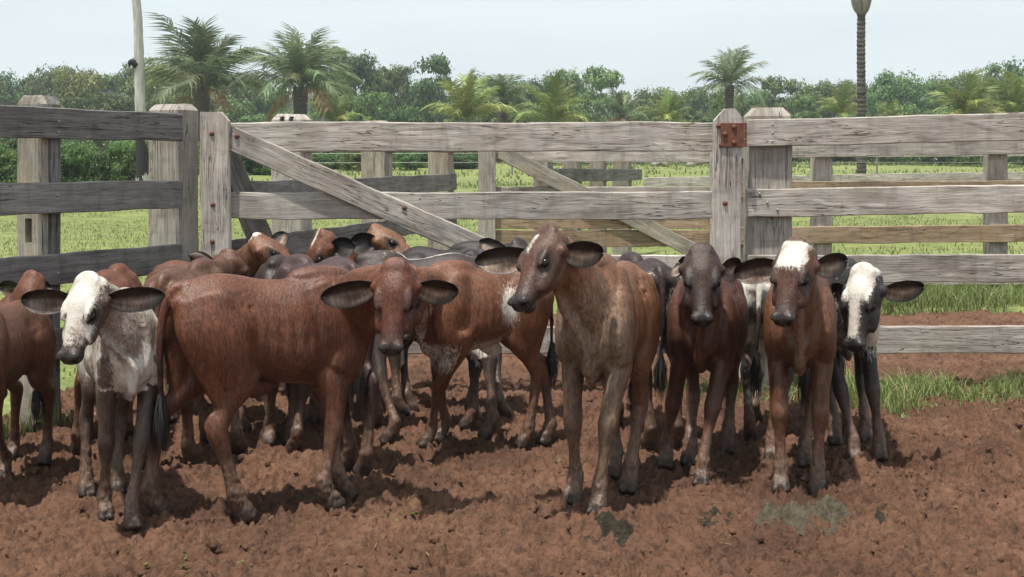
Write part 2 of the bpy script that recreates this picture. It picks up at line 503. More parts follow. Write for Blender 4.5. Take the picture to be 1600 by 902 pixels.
def build_calf(spec, coat, label, group='calves crowded together in the pen'):
    """spec: see CALVES. coat(part, t, rest, nz, extra) -> rgb"""
    global EYE_ME
    s = spec['s']; h = spec.get('hs', s)
    q = dict(spec)
    q['hs'] = h
    arr = lambda v: np.array(v[:])
    q['W'], q['R'] = arr(P(*spec['wither'])), arr(P(*spec['rump']))
    F = nv(q['W'] - q['R'])
    q['hooves'] = [arr(G(*c)) if len(c) == 2 else arr(P(*c)) for c in spec['hooves']]
    poll = arr(P(*spec['poll']))
    HL = 0.36 * h
    mx, my = spec['muz'][:2]
    sgn = spec['muz'][2] if len(spec['muz']) > 2 else -1
    m = arr(P(mx, my, poll[1]))
    lat = np.linalg.norm(m - poll)
    if lat < HL:
        dy = math.sqrt(HL * HL - lat * lat) * sgn
        m = arr(P(mx, my, poll[1] + dy))
    a = nv(m - poll)
    fh = q.get('up', None)
    up = np.array([0, 0, 1.0]) if fh is None else nv(fh)
    n = nv(up - a * np.dot(up, a))
    roll = R(spec.get('roll', 0)); n = nv(n * math.cos(roll) + np.cross(a, n) * math.sin(roll))
    q['poll'], q['a'], q['n'] = poll, a, n
    S = calf_solid(q)
    rest = dict(REST); rest['dewlap'] = q.get('dewlap', 1.0); rest['fat'] = q.get('fat', 0.94)
    if 'tail' in q: rest['tail'] = q['tail']
    S0 = calf_solid(rest)
    V, V0 = np.vstack(S.V), np.vstack(S0.V)
    part, tt = np.array(S.part), np.array(S.t)
    co, no, quads = remesh(V, S.F, spec.get('vox', 0.007), spec.get('smooth', 11))
    # carry part, t and resting place over to the skin
    kd = kdtree.KDTree(len(V))
    for i, v in enumerate(V): kd.insert(v, i)
    kd.balance()
    n_ = len(co); pid = np.zeros(n_, int); pt = np.zeros(n_); pr = np.zeros((n_, 3))
    for i, c in enumerate(co):
        f = kd.find_n(c, 4)
        j0 = f[0][1]; pid[i] = part[j0]
        w = np.array([1 / (g[2] + 0.004) ** 2 if part[g[1]] == part[j0] else 0 for g in f]); w /= w.sum()
        ids = [g[1] for g in f]
        pt[i] = (tt[ids] * w).sum(); pr[i] = (V0[ids] * w[:, None]).sum(0)
    # even out the carried places, within each part
    e = np.vstack([quads[:, [0, 1]], quads[:, [1, 2]], quads[:, [2, 3]], quads[:, [3, 0]]])
    e = e[(pid[e[:, 0]] == TAIL) == (pid[e[:, 1]] == TAIL)]; ii, jj = np.concatenate([e[:, 0], e[:, 1]]), np.concatenate([e[:, 1], e[:, 0]])
    cnt = np.bincount(ii, minlength=n_)
    for _ in range(34):
        for k in range(3):
            sm_ = np.bincount(ii, weights=pr[jj, k], minlength=n_)
            pr[:, k] = np.where(cnt > 0, 0.35 * pr[:, k] + 0.65 * sm_ / np.maximum(cnt, 1), pr[:, k])
    # head coordinates of every vertex (t along the face, y to the animal's left, z out of the forehead)
    l = q['l']; d = co - poll
    hc = np.stack([d @ a / HL, d @ l / h, d @ n / h], 1)
    ishead = (pid == HEAD)
    # sculpt: nostrils, mouth, eye sockets, skin relief
    disp = np.zeros(n_)
    for e in (1, -1):
        r = np.sqrt(((hc[:, 0] - 1.0) * 0.36 / 1.2) ** 2 + ((hc[:, 1] - 0.034 * e) / 1.1) ** 2 + ((hc[:, 2] + 0.020) / 0.9) ** 2)
        disp -= ishead * 0.018 * h * np.exp(-(r / 0.011) ** 2)
        r = np.sqrt(((hc[:, 0] - 0.45) * 0.36) ** 2 + ((hc[:, 2] + 0.010)) ** 2)
        disp -= ishead * (hc[:, 1] * e > 0.03) * 0.004 * h * np.exp(-(r / 0.022) ** 2)
    mouth = np.abs(hc[:, 2] + 0.062 + 0.10 * (0.98 - hc[:, 0]) * 0.36)
    disp -= ishead * (hc[:, 0] > 0.72) * 0.006 * h * np.exp(-(mouth / 0.005) ** 2)
    body = (pid == TRUNK)
    # ribs and skin folds, stronger on neck and throat
    rib = np.sin(pr[:, 0] * 95 + 6 * pr[:, 2]) * np.exp(-((pr[:, 0] - 0.02) / 0.13) ** 2) * np.exp(-((pr[:, 2] - 0.72) / 0.10) ** 2)
    disp += body * 0.0055 * rib
    disp -= body * 0.014 * s * np.exp(-((pr[:, 0] + 0.165) / 0.055) ** 2 - ((pr[:, 2] - 0.845) / 0.055) ** 2)      # hollow of the flank
    disp += np.isin(pid, (TRUNK, HLEG)) * 0.012 * s * np.exp(-((pr[:, 0] + 0.265) / 0.035) ** 2 - ((pr[:, 2] - 0.885) / 0.035) ** 2)
    disp -= np.isin(pid, (TRUNK, FLEG, NECK)) * 0.010 * s * np.exp(-((pr[:, 0] - 0.185 + 0.25 * (pr[:, 2] - 0.75)) / 0.022) ** 2) * sstep(0.58, 0.68, pr[:, 2]) * sstep(0.95, 0.86, pr[:, 2])   # behind the shoulder
    fold = vnoise(pr + np.array([0, 3.1, 0]), (34, 14, 9), 3) - 0.5
    disp += ((pid == NECK) * 0.022 + (pid == DEWLAP) * 0.026 + body * 0.004 * sstep(0.62, 0.5, pr[:, 2]) + body * 0.006 * sstep(0.2, 0.4, pr[:, 0])) * s * fold
    disp += (fbm(pr, 7, 8, 2) - 0.5) * 0.008 * s * np.where(ishead, 0.4, 1)
    for _ in range(5):
        sm_ = np.bincount(ii, weights=disp[jj], minlength=n_) / np.maximum(cnt, 1)
        disp = np.where(ishead | (cnt == 0), disp, 0.4 * disp + 0.6 * sm_)
    low = sstep(0.30, 0.08, co[:, 2]) * np.isin(pid, (FLEG, HLEG))
    disp += low * (fbm(co, 55, 21, 2) - 0.45) * 0.012              # caked mud
    co = co + no * disp[:, None]
    # ears
    extraV, extraQ, extraP, extraT, extraR, extraUV = [], [], [], [], [], []
    off = n_
    for key, e in (('earL', 1), ('earR', -1)):
        if key not in spec: continue
        ep = spec[key]
        base = q['Hp'](0.21, 0.088 * e, -0.052)
        EL = 0.215 * h * spec.get('ear', 1.0)
        yb = base[1]
        tip = arr(P(ep[0], ep[1], yb))
        dl = np.linalg.norm(tip - base); sg = ep[2] if len(ep) > 2 else 1
        if dl < EL:
            tip = arr(P(ep[0], ep[1], yb + sg * min(math.sqrt(EL * EL - dl * dl), 0.07 * h)))
        elif dl > EL * 1.25:
            tip = base + (tip - base) * (EL * 1.25 / dl)
        fc = np.array(spec.get('eface', (0, 0, 0)), dtype=float)
        if not fc.any(): fc = nv(a * np.array([1, 1, 0.2])) * 0.8 + n * 0.35 + np.array([0, -0.25, -0.12])
        ev, eq, ei, euv = ear_mesh(base, tip, fc, h * spec.get('ear', 1.0), spec.get('fold', 1.0))
        extraV.append(ev); extraQ.append(np.array(eq) + off); off += len(ev)
        extraP.append(np.where(ei == 1, EARIN, EAR)); extraT.append(euv[:, 0])
        extraR.append(np.stack([1.0 + euv[:, 0] * 0.2, e * (0.2 + euv[:, 0] * 0.2), euv[:, 1] * 0.06 + 1.2], 1))
        extraUV.append(euv)
    allV = np.vstack([co] + extraV); allQ = np.vstack([quads] + extraQ)
    pid = np.concatenate([pid] + extraP); pt = np.concatenate([pt] + extraT); pr = np.vstack([pr] + extraR)
    hc = np.vstack([hc] + [np.zeros((len(v), 3)) - 9 for v in extraV])
    uv = np.vstack([np.zeros((n_, 2))] + extraUV) if extraUV else np.zeros((n_, 2))
    # coat
    rgb = coat(pid, pt, pr, hc); wmask = np.zeros(len(pid))
    if isinstance(rgb, tuple): rgb, wmask = rgb
    rgb = common_marks(rgb, pid, pt, pr, hc, allV, uv, spec)
    root = empty('calf', Vector((*((q['W'] + q['R']) / 2)[:2], 0)))
    tag(root, label, 'calf', group)
    off3 = np.array(root.location[:])
    me = mesh_np('body', allV - off3, allQ, True)
    col_attr(me, 'coat', rgb); vec_attr(me, 'rest', pr)
    nose = sstep(0.86, 0.95, hc[:, 0]) * (pid == HEAD)
    er = np.sqrt(((hc[:, 0] - 0.45) * 0.36) ** 2 + (hc[:, 2] + 0.010) ** 2)
    nose = np.maximum(nose, (pid == HEAD) * (np.abs(hc[:, 1]) > 0.04) * sstep(0.036, 0.024, er))
    wa = me.attributes.new('white', 'FLOAT', 'POINT'); wa.data.foreach_set('value', (wmask * (1 - nose) * ~np.isin(pid, (EAR, EARIN)) * sstep(0.12, 0.3, allV[:, 2])).astype(np.float32))
    gl = me.attributes.new('wet', 'FLOAT', 'POINT')
    wet = ((pid == HEAD) & (hc[:, 0] > 0.90)).astype(np.float32) * sstep(0.90, 0.95, hc[:, 0])
    gl.data.foreach_set('value', wet.astype(np.float32))
    link('body', me, MATS['coat'], root, Matrix.Translation(root.location))
    # eyes
    if EYE_ME is None:
        EYE_ME = eye_mesh(); EYE_ME.materials.append(MATS['eye'])
    for e in (1, -1):
        c = q['Hp'](0.45, 0.0700 * e * (0.25 + 0.75 * q.get('hw', 1.0)), -0.006)
        M = Matrix.Translation(Vector(c)) @ Matrix(((a[0], l[0], n[0]), (a[1], l[1], n[1]), (a[2], l[2], n[2]))).to_4x4() @ Matrix.Diagonal((0.0225 * h, 0.0165 * h, 0.0165 * h, 1))
        link('eye', EYE_ME, None, root, M)
    # tail tassel
    if spec.get('tassel', True):
        p0, dr = q['tailend']
        rn = random.Random(len(label)); TV, TF = [], []
        for k in range(110):
            ph, rr = rn.uniform(0, 6.28), rn.uniform(0, 1) ** 0.5
            st = p0 + np.array([math.cos(ph), math.sin(ph), 0]) * 0.011 * rr * s - dr * rn.uniform(0, 0.06) * s
            ln = rn.uniform(0.13, 0.23) * s; o = len(TV); wd = 0.0035
            sd = np.array([math.cos(ph + 1.57), math.sin(ph + 1.57), 0])
            out = np.array([math.cos(ph), math.sin(ph), 0]) * rr
            for u in (0, 0.35, 0.7, 1):
                c = st + np.array([0, 0, -1]) * ln * u + out * 0.034 * s * math.sin(u * 2.4) + np.array([rn.uniform(-1, 1), rn.uniform(-1, 1), 0]) * 0.004
                ww = wd * (1 - u * 0.8)
                TV += [c - sd * ww, c + sd * ww]
            for i in range(3): TF.append((o + 2 * i, o + 2 * i + 1, o + 2 * i + 3, o + 2 * i + 2))
        tm = mesh_np('tail_tassel', np.array(TV) - off3, np.array(TF))
        link('tail_tassel', tm, MATS['tassel'], root, Matrix.Translation(root.location))
    return root

MUD_DRY = np.array([0.140, 0.082, 0.055]); MUD_WET = np.array([0.060, 0.037, 0.026])
def common_marks(rgb, pid, t, r, hc, V, uv, spec):
    """muzzle, eye rims, ears, muddy legs and hooves, the same on every calf"""
    rgb = np.clip(rgb, 0.004, 1)
    ish = pid == HEAD
    def lay(col, m): 
        nonlocal rgb
        rgb = rgb * (1 - m[:, None]) + np.asarray(col) * m[:, None]
    nz = fbm(r, 30, 4, 3)
    dark = np.array(spec.get('muzzle', (0.022, 0.020, 0.020)))
    lay(dark, ish * sstep(0.86, 0.955, hc[:, 0] + (nz - 0.5) * 0.10 + 0.6 * np.clip(-hc[:, 2] - 0.055, 0, 0.1)) * 0.95)
    lay(dark * 1.8, ish * sstep(0.62, 0.85, hc[:, 0]) * 0.35)
    r_e = np.sqrt(((hc[:, 0] - 0.45) * 0.36) ** 2 + ((hc[:, 2] + 0.010) * 1.15) ** 2)
    lay((0.010, 0.008, 0.008), ish * (np.abs(hc[:, 1]) > 0.04) * sstep(0.034, 0.020, r_e) * 0.92)
    lay(dark * 1.5, ish * (np.abs(hc[:, 1]) > 0.04) * sstep(0.075, 0.03, r_e) * spec.get('eyeshade', 0.45))
    for e in (1, -1):
        rr = np.sqrt(((hc[:, 0] - 1.0) * 0.36 / 1.3) ** 2 + (hc[:, 1] - 0.034 * e) ** 2 + (hc[:, 2] + 0.020) ** 2)
        lay((0.003, 0.003, 0.003), ish * sstep(0.018, 0.011, rr))
    mo = np.abs(hc[:, 2] + 0.062 + 0.10 * (0.98 - hc[:, 0]) * 0.36)
    lay((0.006, 0.005, 0.005), ish * (hc[:, 0] > 0.72) * sstep(0.009, 0.003, mo) * 0.8)
    # ears
    ec = np.array(spec.get('earc', (0.045, 0.027, 0.02)))
    streak = vnoise(np.stack([uv[:, 0] * 2.5 + uv[:, 1] * 1.5, uv[:, 1] * 9, r[:, 1] * 5], 1), 1.0, 6)
    lay(ec, (pid == EAR) * 0.75)
    inn = np.outer(0.6 + 0.0 * streak, ec) + np.outer(sstep(0.5, 0.85, streak) * (1 - np.abs(uv[:, 1])), np.array(spec.get('earhair', (0.32, 0.23, 0.17))))
    m = (pid == EARIN)
    vlow = sstep(0.30, -0.25, uv[:, 1] + (streak - .5) * .5)[:, None]
    pale = np.array(spec.get('earhair', (0.32, 0.23, 0.17)))
    inn = ec * 0.45 * (1 - vlow) + vlow * (ec * 1.6 * (1 - streak[:, None]) + pale * sstep(0.25, 0.75, streak)[:, None])
    rgb[m] = inn[m]
    lay((0.012, 0.010, 0.010), np.isin(pid, (EAR, EARIN)) * sstep(0.72, 1.0, np.maximum(np.abs(uv[:, 1]), uv[:, 0])) * 0.85)
    # legs
    leg = np.isin(pid, (FLEG, HLEG)) & (V[:, 2] < 0.6)
    n1, n2 = fbm(V, 14, 31, 3), fbm(V, 40, 33, 3)
    hgt = V[:, 2] / spec['s']
    mk = spec.get('mud', 1.0)
    lay(rgb * 0.55, leg * sstep(0.55, 0.30, hgt) * 0.35)
    lay(MUD_DRY * (0.7 + 0.6 * n2[:, None]), leg * sstep(0.42, 0.10, hgt + (n1 - 0.5) * 0.30) * 0.85 * mk)
    lay(MUD_WET, leg * sstep(0.19, 0.0, hgt + (n1 - 0.5) * 0.16) * 0.85)
    lay((0.02, 0.016, 0.014), leg * sstep(0.055, 0.03, hgt) * 0.6)
    sp = sstep(0.76, 0.82, vnoise(V, 70, 41)) * sstep(0.9, 0.35, hgt) * np.isin(pid, (TRUNK, FLEG, HLEG))
    lay(MUD_WET, sp * 0.5)                                        # mud flecks
    # darker legs' knees, tail brush
    lay((0.012, 0.009, 0.008), (pid == TAIL) * sstep(0.35, 0.8, t) * 0.9)
    return rgb

def coat_plain(base, dark, shade=0.5, pale=None, face=None, white=None, seed=0):
    """a coat: base colour going to dark on head, neck and legs; optional pale underside, white marks by function"""
    base, dark = np.array(base), np.array(dark)
    def f(pid, t, r, hc):
        n1, n2 = fbm(r, 4.5, seed + 1, 3), fbm(r, (22, 60, 22), seed + 2, 3)
        k = shade * (n1 - 0.25) * 1.3
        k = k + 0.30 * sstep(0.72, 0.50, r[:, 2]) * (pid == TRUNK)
        k = np.clip(k + (n2 - 0.5) * 0.35, 0, 1)[:, None]
        c = base * (1 - k) + dark * k
        c = c * (0.85 + 0.3 * n2[:, None])
        if face is not None:
            m = (pid == HEAD)[:, None] * 0.8
            c = c * (1 - m) + np.array(face) * (0.8 + 0.4 * n2[:, None]) * m
        if pale is not None:
            pc, fn = pale
            m = np.clip(fn(pid, t, r, hc, n1, n2), 0, 1)[:, None]
            c = c * (1 - m) + np.array(pc) * (0.8 + 0.4 * n2[:, None]) * m
        if white is not None:
            return c, np.clip(white(pid, t, r, hc, n1, n2), 0, 1)
        return c
    return f

MATS = {}
def mat_coat():
    m = Mat('calf_coat')
    c = m.attr('coat'); r = m.attr('rest', 'Vector'); wet = m.attr('wet', 'Fac')
    f1 = m.noise(r, 1.0, 3, 0.6, sc=(84, 84, 18))
    f2 = m.noise(r, 1.0, 2, 0.6, sc=(190, 190, 46))
    fu = m.math('ADD', f1, f2)
    v = m.new('MapRange'); m.l.new(fu, v.inputs['Value'])
    v.inputs['From Min'].default_value = 0.82; v.inputs['From Max'].default_value = 1.18
    v.inputs['To Min'].default_value = 0.60; v.inputs['To Max'].default_value = 1.36
    cc = m.new('Vector' 'Math', operation='SCALE'); m.l.new(c, cc.inputs[0]); m.l.new(v.outputs[0], cc.inputs['Scale'])
    hair = m.noise(r, 1.0, 3, 0.65, 0.3, sc=(120, 120, 30))
    wf = m.math('ADD', m.attr('white', 'Fac'), m.math('MULTIPLY', m.math('SUBTRACT', hair, 0.5), 1.5))
    wr = m.new('MapRange'); m.l.new(wf, wr.inputs['Value']); wr.inputs['From Min'].default_value = 0.30; wr.inputs['From Max'].default_value = 0.70
    dirt = m.ramp(m.noise(r, 1.0, 4, 0.6, sc=(16, 16, 9)), [(0.30, (0.34, 0.28, 0.22)), (0.50, (0.52, 0.485, 0.435)), (0.70, (0.60, 0.57, 0.52))])
    warm = m.noise(r, 1.0, 4, 0.6, 0.4, sc=(9, 9, 5))
    coatc = m.mix(1.0, cc.outputs['Vector'], m.ramp(warm, [(0.30, (0.70, 0.66, 0.64)), (0.5, (1, 1, 1)), (0.72, (1.22, 1.24, 1.2))]), 'MULTIPLY')
    m.set('Base Color', m.mix(wr.outputs[0], coatc, dirt))
    rg = m.math('SUBTRACT', 0.46, m.math('MULTIPLY', wet, 0.27)); m.set('Roughness', rg)
    m.set('Specular IOR Level', 0.34)
    
    m.set('Normal', m.bump(fu, 0.005, 0.5))
    return m.m
def mat_eye():
    m = Mat('calf_eye'); m.set('Base Color', (0.006, 0.0045, 0.004, 1)); m.set('Roughness', 0.16); m.set('Specular IOR Level', 0.3)
    return m.m
def mat_tassel():
    m = Mat('tail_hair'); m.set('Base Color', (0.012, 0.010, 0.009, 1)); m.set('Roughness', 0.5)
    return m.m
MATS['coat'], MATS['eye'], MATS['tassel'] = mat_coat(), mat_eye(), mat_tassel()
# ------------------------------------------------------------ ground
FA = np.array([-2.0986, 8.15]); FD = np.array([-0.681, -1.2]) / np.hypot(0.681, 1.2)     # left fence: corner and direction towards the camera
FN = np.array([-FD[1], FD[0]]); FN = FN if FN[0] > 0 else -FN                            # its inner side

def terrain(y):
    return 0.9 * sstep(15, 70, y)

def mud_height(x, y, fine=True):
    p = np.stack([x, y, x * 0], 1)
    h = (fbm(p, 0.9, 1, 3) - 0.5) * 0.07 + (fbm(p, 4.2, 5, 2) - 0.5) * 0.035
    if fine:
        wx = (fbm(p, 11, 12, 3) - 0.5) * 0.11; wy = (fbm(p, 11, 14, 3) - 0.5) * 0.11
        for fr, am, sd in ((11, 0.021, 3), (22, 0.031, 7), (42, 0.022, 11)):
            d, r = worley2(x + wx, y + wy, fr, sd)
            h = h + am * (sstep(0.62, 0.34, d) * (0.10 + 1.1 * r ** 1.6) - 0.35)
        d, r = worley2(x + wx, y + wy, 3.6, 23)                       # hoof holes
        h = h - 0.030 * sstep(0.26, 0.12, d) * (r > 0.45)
        h = h + (fbm(p, 60, 31, 2) - 0.5) * 0.010
    return h

def mat_mud():
    m = Mat('churned_mud'); p = m.geo()
    a, b = m.noise(p, 1.3, 5, 0.6), m.noise(p, 22, 5, 0.65)
    c = m.ramp(a, [(0.28, (0.095, 0.046, 0.028)), (0.5, (0.165, 0.084, 0.051)), (0.72, (0.235, 0.122, 0.074))])
    c2 = m.ramp(b, [(0.30, (0.42, 0.40, 0.39)), (0.5, (1, 1, 1)), (0.72, (1.32, 1.28, 1.22))])
    m.set('Base Color', m.mix(1.0, c, c2, 'MULTIPLY'))
    m.set('Roughness', m.math('MULTIPLY_ADD', m.noise(p, 3, 3), -0.35) if False else 0.82)
    m.set('Specular IOR Level', 0.28)
    m.set('Normal', m.bump(m.math('ADD', m.noise(p, 55, 6, 0.75), m.math('MULTIPLY', m.noise(p, 190, 3, 0.7), 0.4)), 0.022, 1.0))
    return m.m
MATS['mud'] = mat_mud()

def mat_ground():
    m = Mat('pasture_and_bare_soil'); p = m.geo(); mud = m.attr('mudness', 'Fac')
    a, b, c3_ = m.noise(p, 0.18, 4, 0.6), m.noise(p, 2.2, 5, 0.65), m.noise(p, 18, 4, 0.7)
    g = m.ramp(a, [(0.3, (0.165, 0.205, 0.072)), (0.7, (0.225, 0.250, 0.105))])
    g = m.mix(1.0, g, m.ramp(b, [(0.3, (0.62, 0.66, 0.6)), (0.7, (1.25, 1.2, 1.1))]), 'MULTIPLY')
    g = m.mix(1.0, g, m.ramp(c3_, [(0.3, (0.7, 0.7, 0.7)), (0.7, (1.2, 1.2, 1.1))]), 'MULTIPLY')
    s_ = m.ramp(b, [(0.25, (0.105, 0.047, 0.028)), (0.75, (0.19, 0.088, 0.052))])
    s_ = m.mix(1.0, s_, m.ramp(c3_, [(0.3, (0.6, 0.58, 0.56)), (0.7, (1.25, 1.2, 1.15))]), 'MULTIPLY')
    f = m.math('ADD', mud, m.math('MULTIPLY', m.math('SUBTRACT', b, 0.5), 0.9))
    fr = m.new('MapRange'); m.l.new(f, fr.inputs['Value']); fr.inputs['From Min'].default_value = 0.4; fr.inputs['From Max'].default_value = 0.6
    m.set('Base Color', m.mix(fr.outputs[0], g, s_))
    m.set('Roughness', 0.9); m.set('Specular IOR Level', 0.2)
    m.set('Normal', m.bump(m.math('ADD', b, c3_), 0.06, 0.8))
    return m.m
MATS['ground'] = mat_ground()

def axis(lo, hi, d, far, g=1.22):
    v = list(np.arange(lo, hi + 1e-6, d)); s = d
    while v[-1] < far: s *= g; v.append(v[-1] + s)
    s = d
    while v[0] > -far: s *= g; v.insert(0, v[0] - s)
    return np.array(v)

def grid_mesh(xs, ys, zf):
    X, Y = np.meshgrid(xs, ys); x, y = X.ravel(), Y.ravel()
    z = zf(x, y); n, m_ = len(xs), len(ys)
    i = np.arange(n * m_).reshape(m_, n)
    F = np.stack([i[:-1, :-1], i[:-1, 1:], i[1:, 1:], i[1:, :-1]], -1).reshape(-1, 4)
    return np.stack([x, y, z], 1), F

DX0, DX1, DY0, DY1 = -3.1, 4.0, 4.15, 8.5           # the finely modelled part of the pen floor
LX0, LX1, LY0, LY1 = -1.6, 7.2, 8.2, 12.7         # the lane behind the gate
def mudness(x, y):
    side = (x - FA[0]) * FN[0] + (y - FA[1]) * FN[1]          # >0 inside the left fence
    pen = sstep(-0.25, 0.15, side) * (y < 8.3)
    lane = sstep(-0.5, 0.2, x - (-2.1 + (y - 8.3) * 0.27)) * sstep(12.9, 12.3, y) * (y >= 8.3)
    lane2 = (x > 0) * sstep(17, 16.5, y) * sstep(15.0, 15.6, y) * 0.4
    m = np.maximum(np.maximum(pen, lane), lane2)
    m = m * (1 - 0.75 * sstep(0.75, 0.9, x) * sstep(7.45, 7.7, y) * sstep(8.75, 8.5, y))
    return m
def ground_z(x, y):
    inside = sstep(DX0, DX0 + 0.3, x) * sstep(DX1, DX1 - 0.3, x) * sstep(DY0, DY0 + 0.3, y) * sstep(DY1, DY1 - 0.3, y)
    near = sstep(22, 14, y)
    inside = np.maximum(inside, sstep(LX0, LX0 + 0.3, x) * sstep(LX1, LX1 - 0.3, x) * sstep(LY0, LY0 + 0.3, y) * sstep(LY1, LY1 - 0.3, y))
    return terrain(y) + mud_height(x, y, False) * near + (mud_height(x, y, True) - mud_height(x, y, False)) * near * 0.5 * mudness(x, y) - 0.16 * inside + (fbm(np.stack([x, y, x * 0], 1), 0.05, 3, 2) - 0.5) * 0.8 * sstep(20, 60, y)
xs, ys = axis(-6, 8, 0.11, 560), axis(2, 17, 0.11, 560)
ys = ys[ys > -60]
gv, gf = grid_mesh(xs, ys, ground_z)
gme = mesh_np('ground', gv, gf, True)
at = gme.attributes.new('mudness', 'FLOAT', 'POINT'); at.data.foreach_set('value', mudness(gv[:, 0], gv[:, 1]).astype(np.float32))
tag(link('ground', gme, MATS['ground']), kind='structure')

def pen_z(x, y):
    e = np.minimum(np.minimum(x - DX0, DX1 - x), np.minimum(y - DY0, DY1 - y))
    return mud_height(x, y, True) - 0.10 * sstep(0.14, 0.0, e)
mx = np.arange(DX0, DX1, 0.0098)
my = [DY0]
while my[-1] < DY1: my.append(my[-1] + 0.0098 * max(1.0, my[-1] / 5.2))
mv, mf = grid_mesh(mx, np.array(my), pen_z)
tag(link('mud_floor', mesh_np('mud_floor', mv, mf, True), MATS['mud']), kind='structure')

def lane_z(x, y):
    e = np.minimum(np.minimum(x - LX0, LX1 - x), np.minimum(y - LY0, LY1 - y))
    return mud_height(x, y, True) - 0.14 * sstep(0.25, 0.0, e) - 0.02
lv, lf_ = grid_mesh(np.arange(LX0, LX1, 0.023), np.arange(LY0, LY1, 0.023), lane_z)
tag(link('mud_lane', mesh_np('mud_lane', lv, lf_, True), MATS['mud']), kind='structure')

# loose clods on the pen floor
def clods(n, seed):
    rn = np.random.default_rng(seed)
    bm = bmesh.new(); bmesh.ops.create_icosphere(bm, subdivisions=2, radius=1.0)
    iv = np.array([v.co[:] for v in bm.verts]); it = np.array([[v.index for v in f.verts] for f in bm.faces]); bm.free()
    x = rn.uniform(-2.6, 3.6, n); y = 4.1 + 4.3 * rn.random(n) ** 1.3
    r = 0.005 + 0.016 * rn.random(n) ** 3.0
    z = pen_z(x, y) + r * 0.1
    V = []
    for k in range(n):
        q = iv * (1 + 1.5 * (vnoise(iv + k * 3.7, 2.1, 5)[:, None] - 0.5)) * (rn.uniform(0.7, 1.35, 3) * r[k])
        an = rn.uniform(0, 6.28); c, s_ = math.cos(an), math.sin(an)
        V.append(np.stack([q[:, 0] * c - q[:, 1] * s_ + x[k], q[:, 0] * s_ + q[:, 1] * c + y[k], q[:, 2] * 0.8 + z[k]], 1))
    F = (it[None] + (np.arange(n) * len(iv))[:, None, None]).reshape(-1, 3)
    return mesh_np('mud_clods', np.vstack(V), F, True)
tag(link('mud_clods', clods(1500, 4), MATS['mud']), kind='stuff')

# cow pats
def pat(name, pts, label, mat, seed):
    """a flat lumpy heap; pts: (px, py, radius, height) blobs"""
    blobs = [(G(a, b)[0], G(a, b)[1], r, h) for a, b, r, h in pts]
    x0, x1 = min(b[0] - b[2] for b in blobs) - .05, max(b[0] + b[2] for b in blobs) + .05
    y0, y1 = min(b[1] - b[2] * 1.3 for b in blobs) - .05, max(b[1] + b[2] * 1.3 for b in blobs) + .05
    def zf(x, y):
        p = np.stack([x, y, x * 0], 1)
        wx, wy = (fbm(p, 16, seed, 3) - .5) * 0.07, (fbm(p, 16, seed + 3, 3) - .5) * 0.07
        f = np.zeros_like(x)
        for bx, by, r, h in blobs:
            d = np.hypot(x + wx - bx, (y + wy - by) / 1.25) / r
            f = np.maximum(f, h * np.sqrt(np.clip(1 - d * d, 0, 1)))
        lump = worley2(x + wx * 0.5, y + wy * 0.5, 26, seed)[0]
        return pen_z(x, y) * 0.55 - 0.006 + f * 2.0 * (0.35 + 0.9 * np.clip(1.15 - 1.3 * lump, 0, 1)) + (fbm(p, 50, seed + 5, 2) - .5) * 0.008 * (f > 0)
    v, f = grid_mesh(np.arange(x0, x1, 0.012), np.arange(y0, y1, 0.012), zf)
    c = np.array([(x0 + x1) / 2, (y0 + y1) / 2, 0])
    o = link(name, mesh_np(name, v - c, f, True), mat, None, Matrix.Translation(Vector(c)))
    tag(o, label, 'dung')
    return o
def mat_dung(name, a, b):
    m = Mat(name); p = m.obj()
    m.set('Base Color', m.ramp(m.noise(p, 30, 5, 0.65), [(0.3, a), (0.7, b)])); m.set('Roughness', 0.9); m.set('Specular IOR Level', 0.08)
    m.set('Normal', m.bump(m.noise(p, 45, 5, 0.7), 0.02, 1.0)); return m.m
MATS['dung'] = mat_dung('grey_dung', (0.058, 0.048, 0.034), (0.125, 0.107, 0.078))
MATS['dung2'] = mat_dung('dark_dung', (0.024, 0.020, 0.014), (0.060, 0.050, 0.036))
pat('cow_pat', [(1214, 805, 0.065, 0.03), (1240, 812, 0.068, 0.035), (1286, 809, 0.075, 0.035), (1306, 803, 0.05, 0.028)], 'wide grey green cow pat on the mud in front of the calves', MATS['dung'], 3)
pat('cow_pat', [(938, 822, 0.045, 0.03), (955, 832, 0.06, 0.035), (972, 830, 0.035, 0.025)], 'dark cow pat on the mud below the greyish brown calf', MATS['dung2'], 8)
pat('cow_pat', [(1120, 802, 0.032, 0.026)], 'small dark lump of dung between the wide grey pat and the dark pat', MATS['dung2'], 12)
pat('cow_pat', [(1372, 812, 0.03, 0.022)], 'smallest dark lump of dung just right of the wide grey pat', MATS['dung2'], 14)

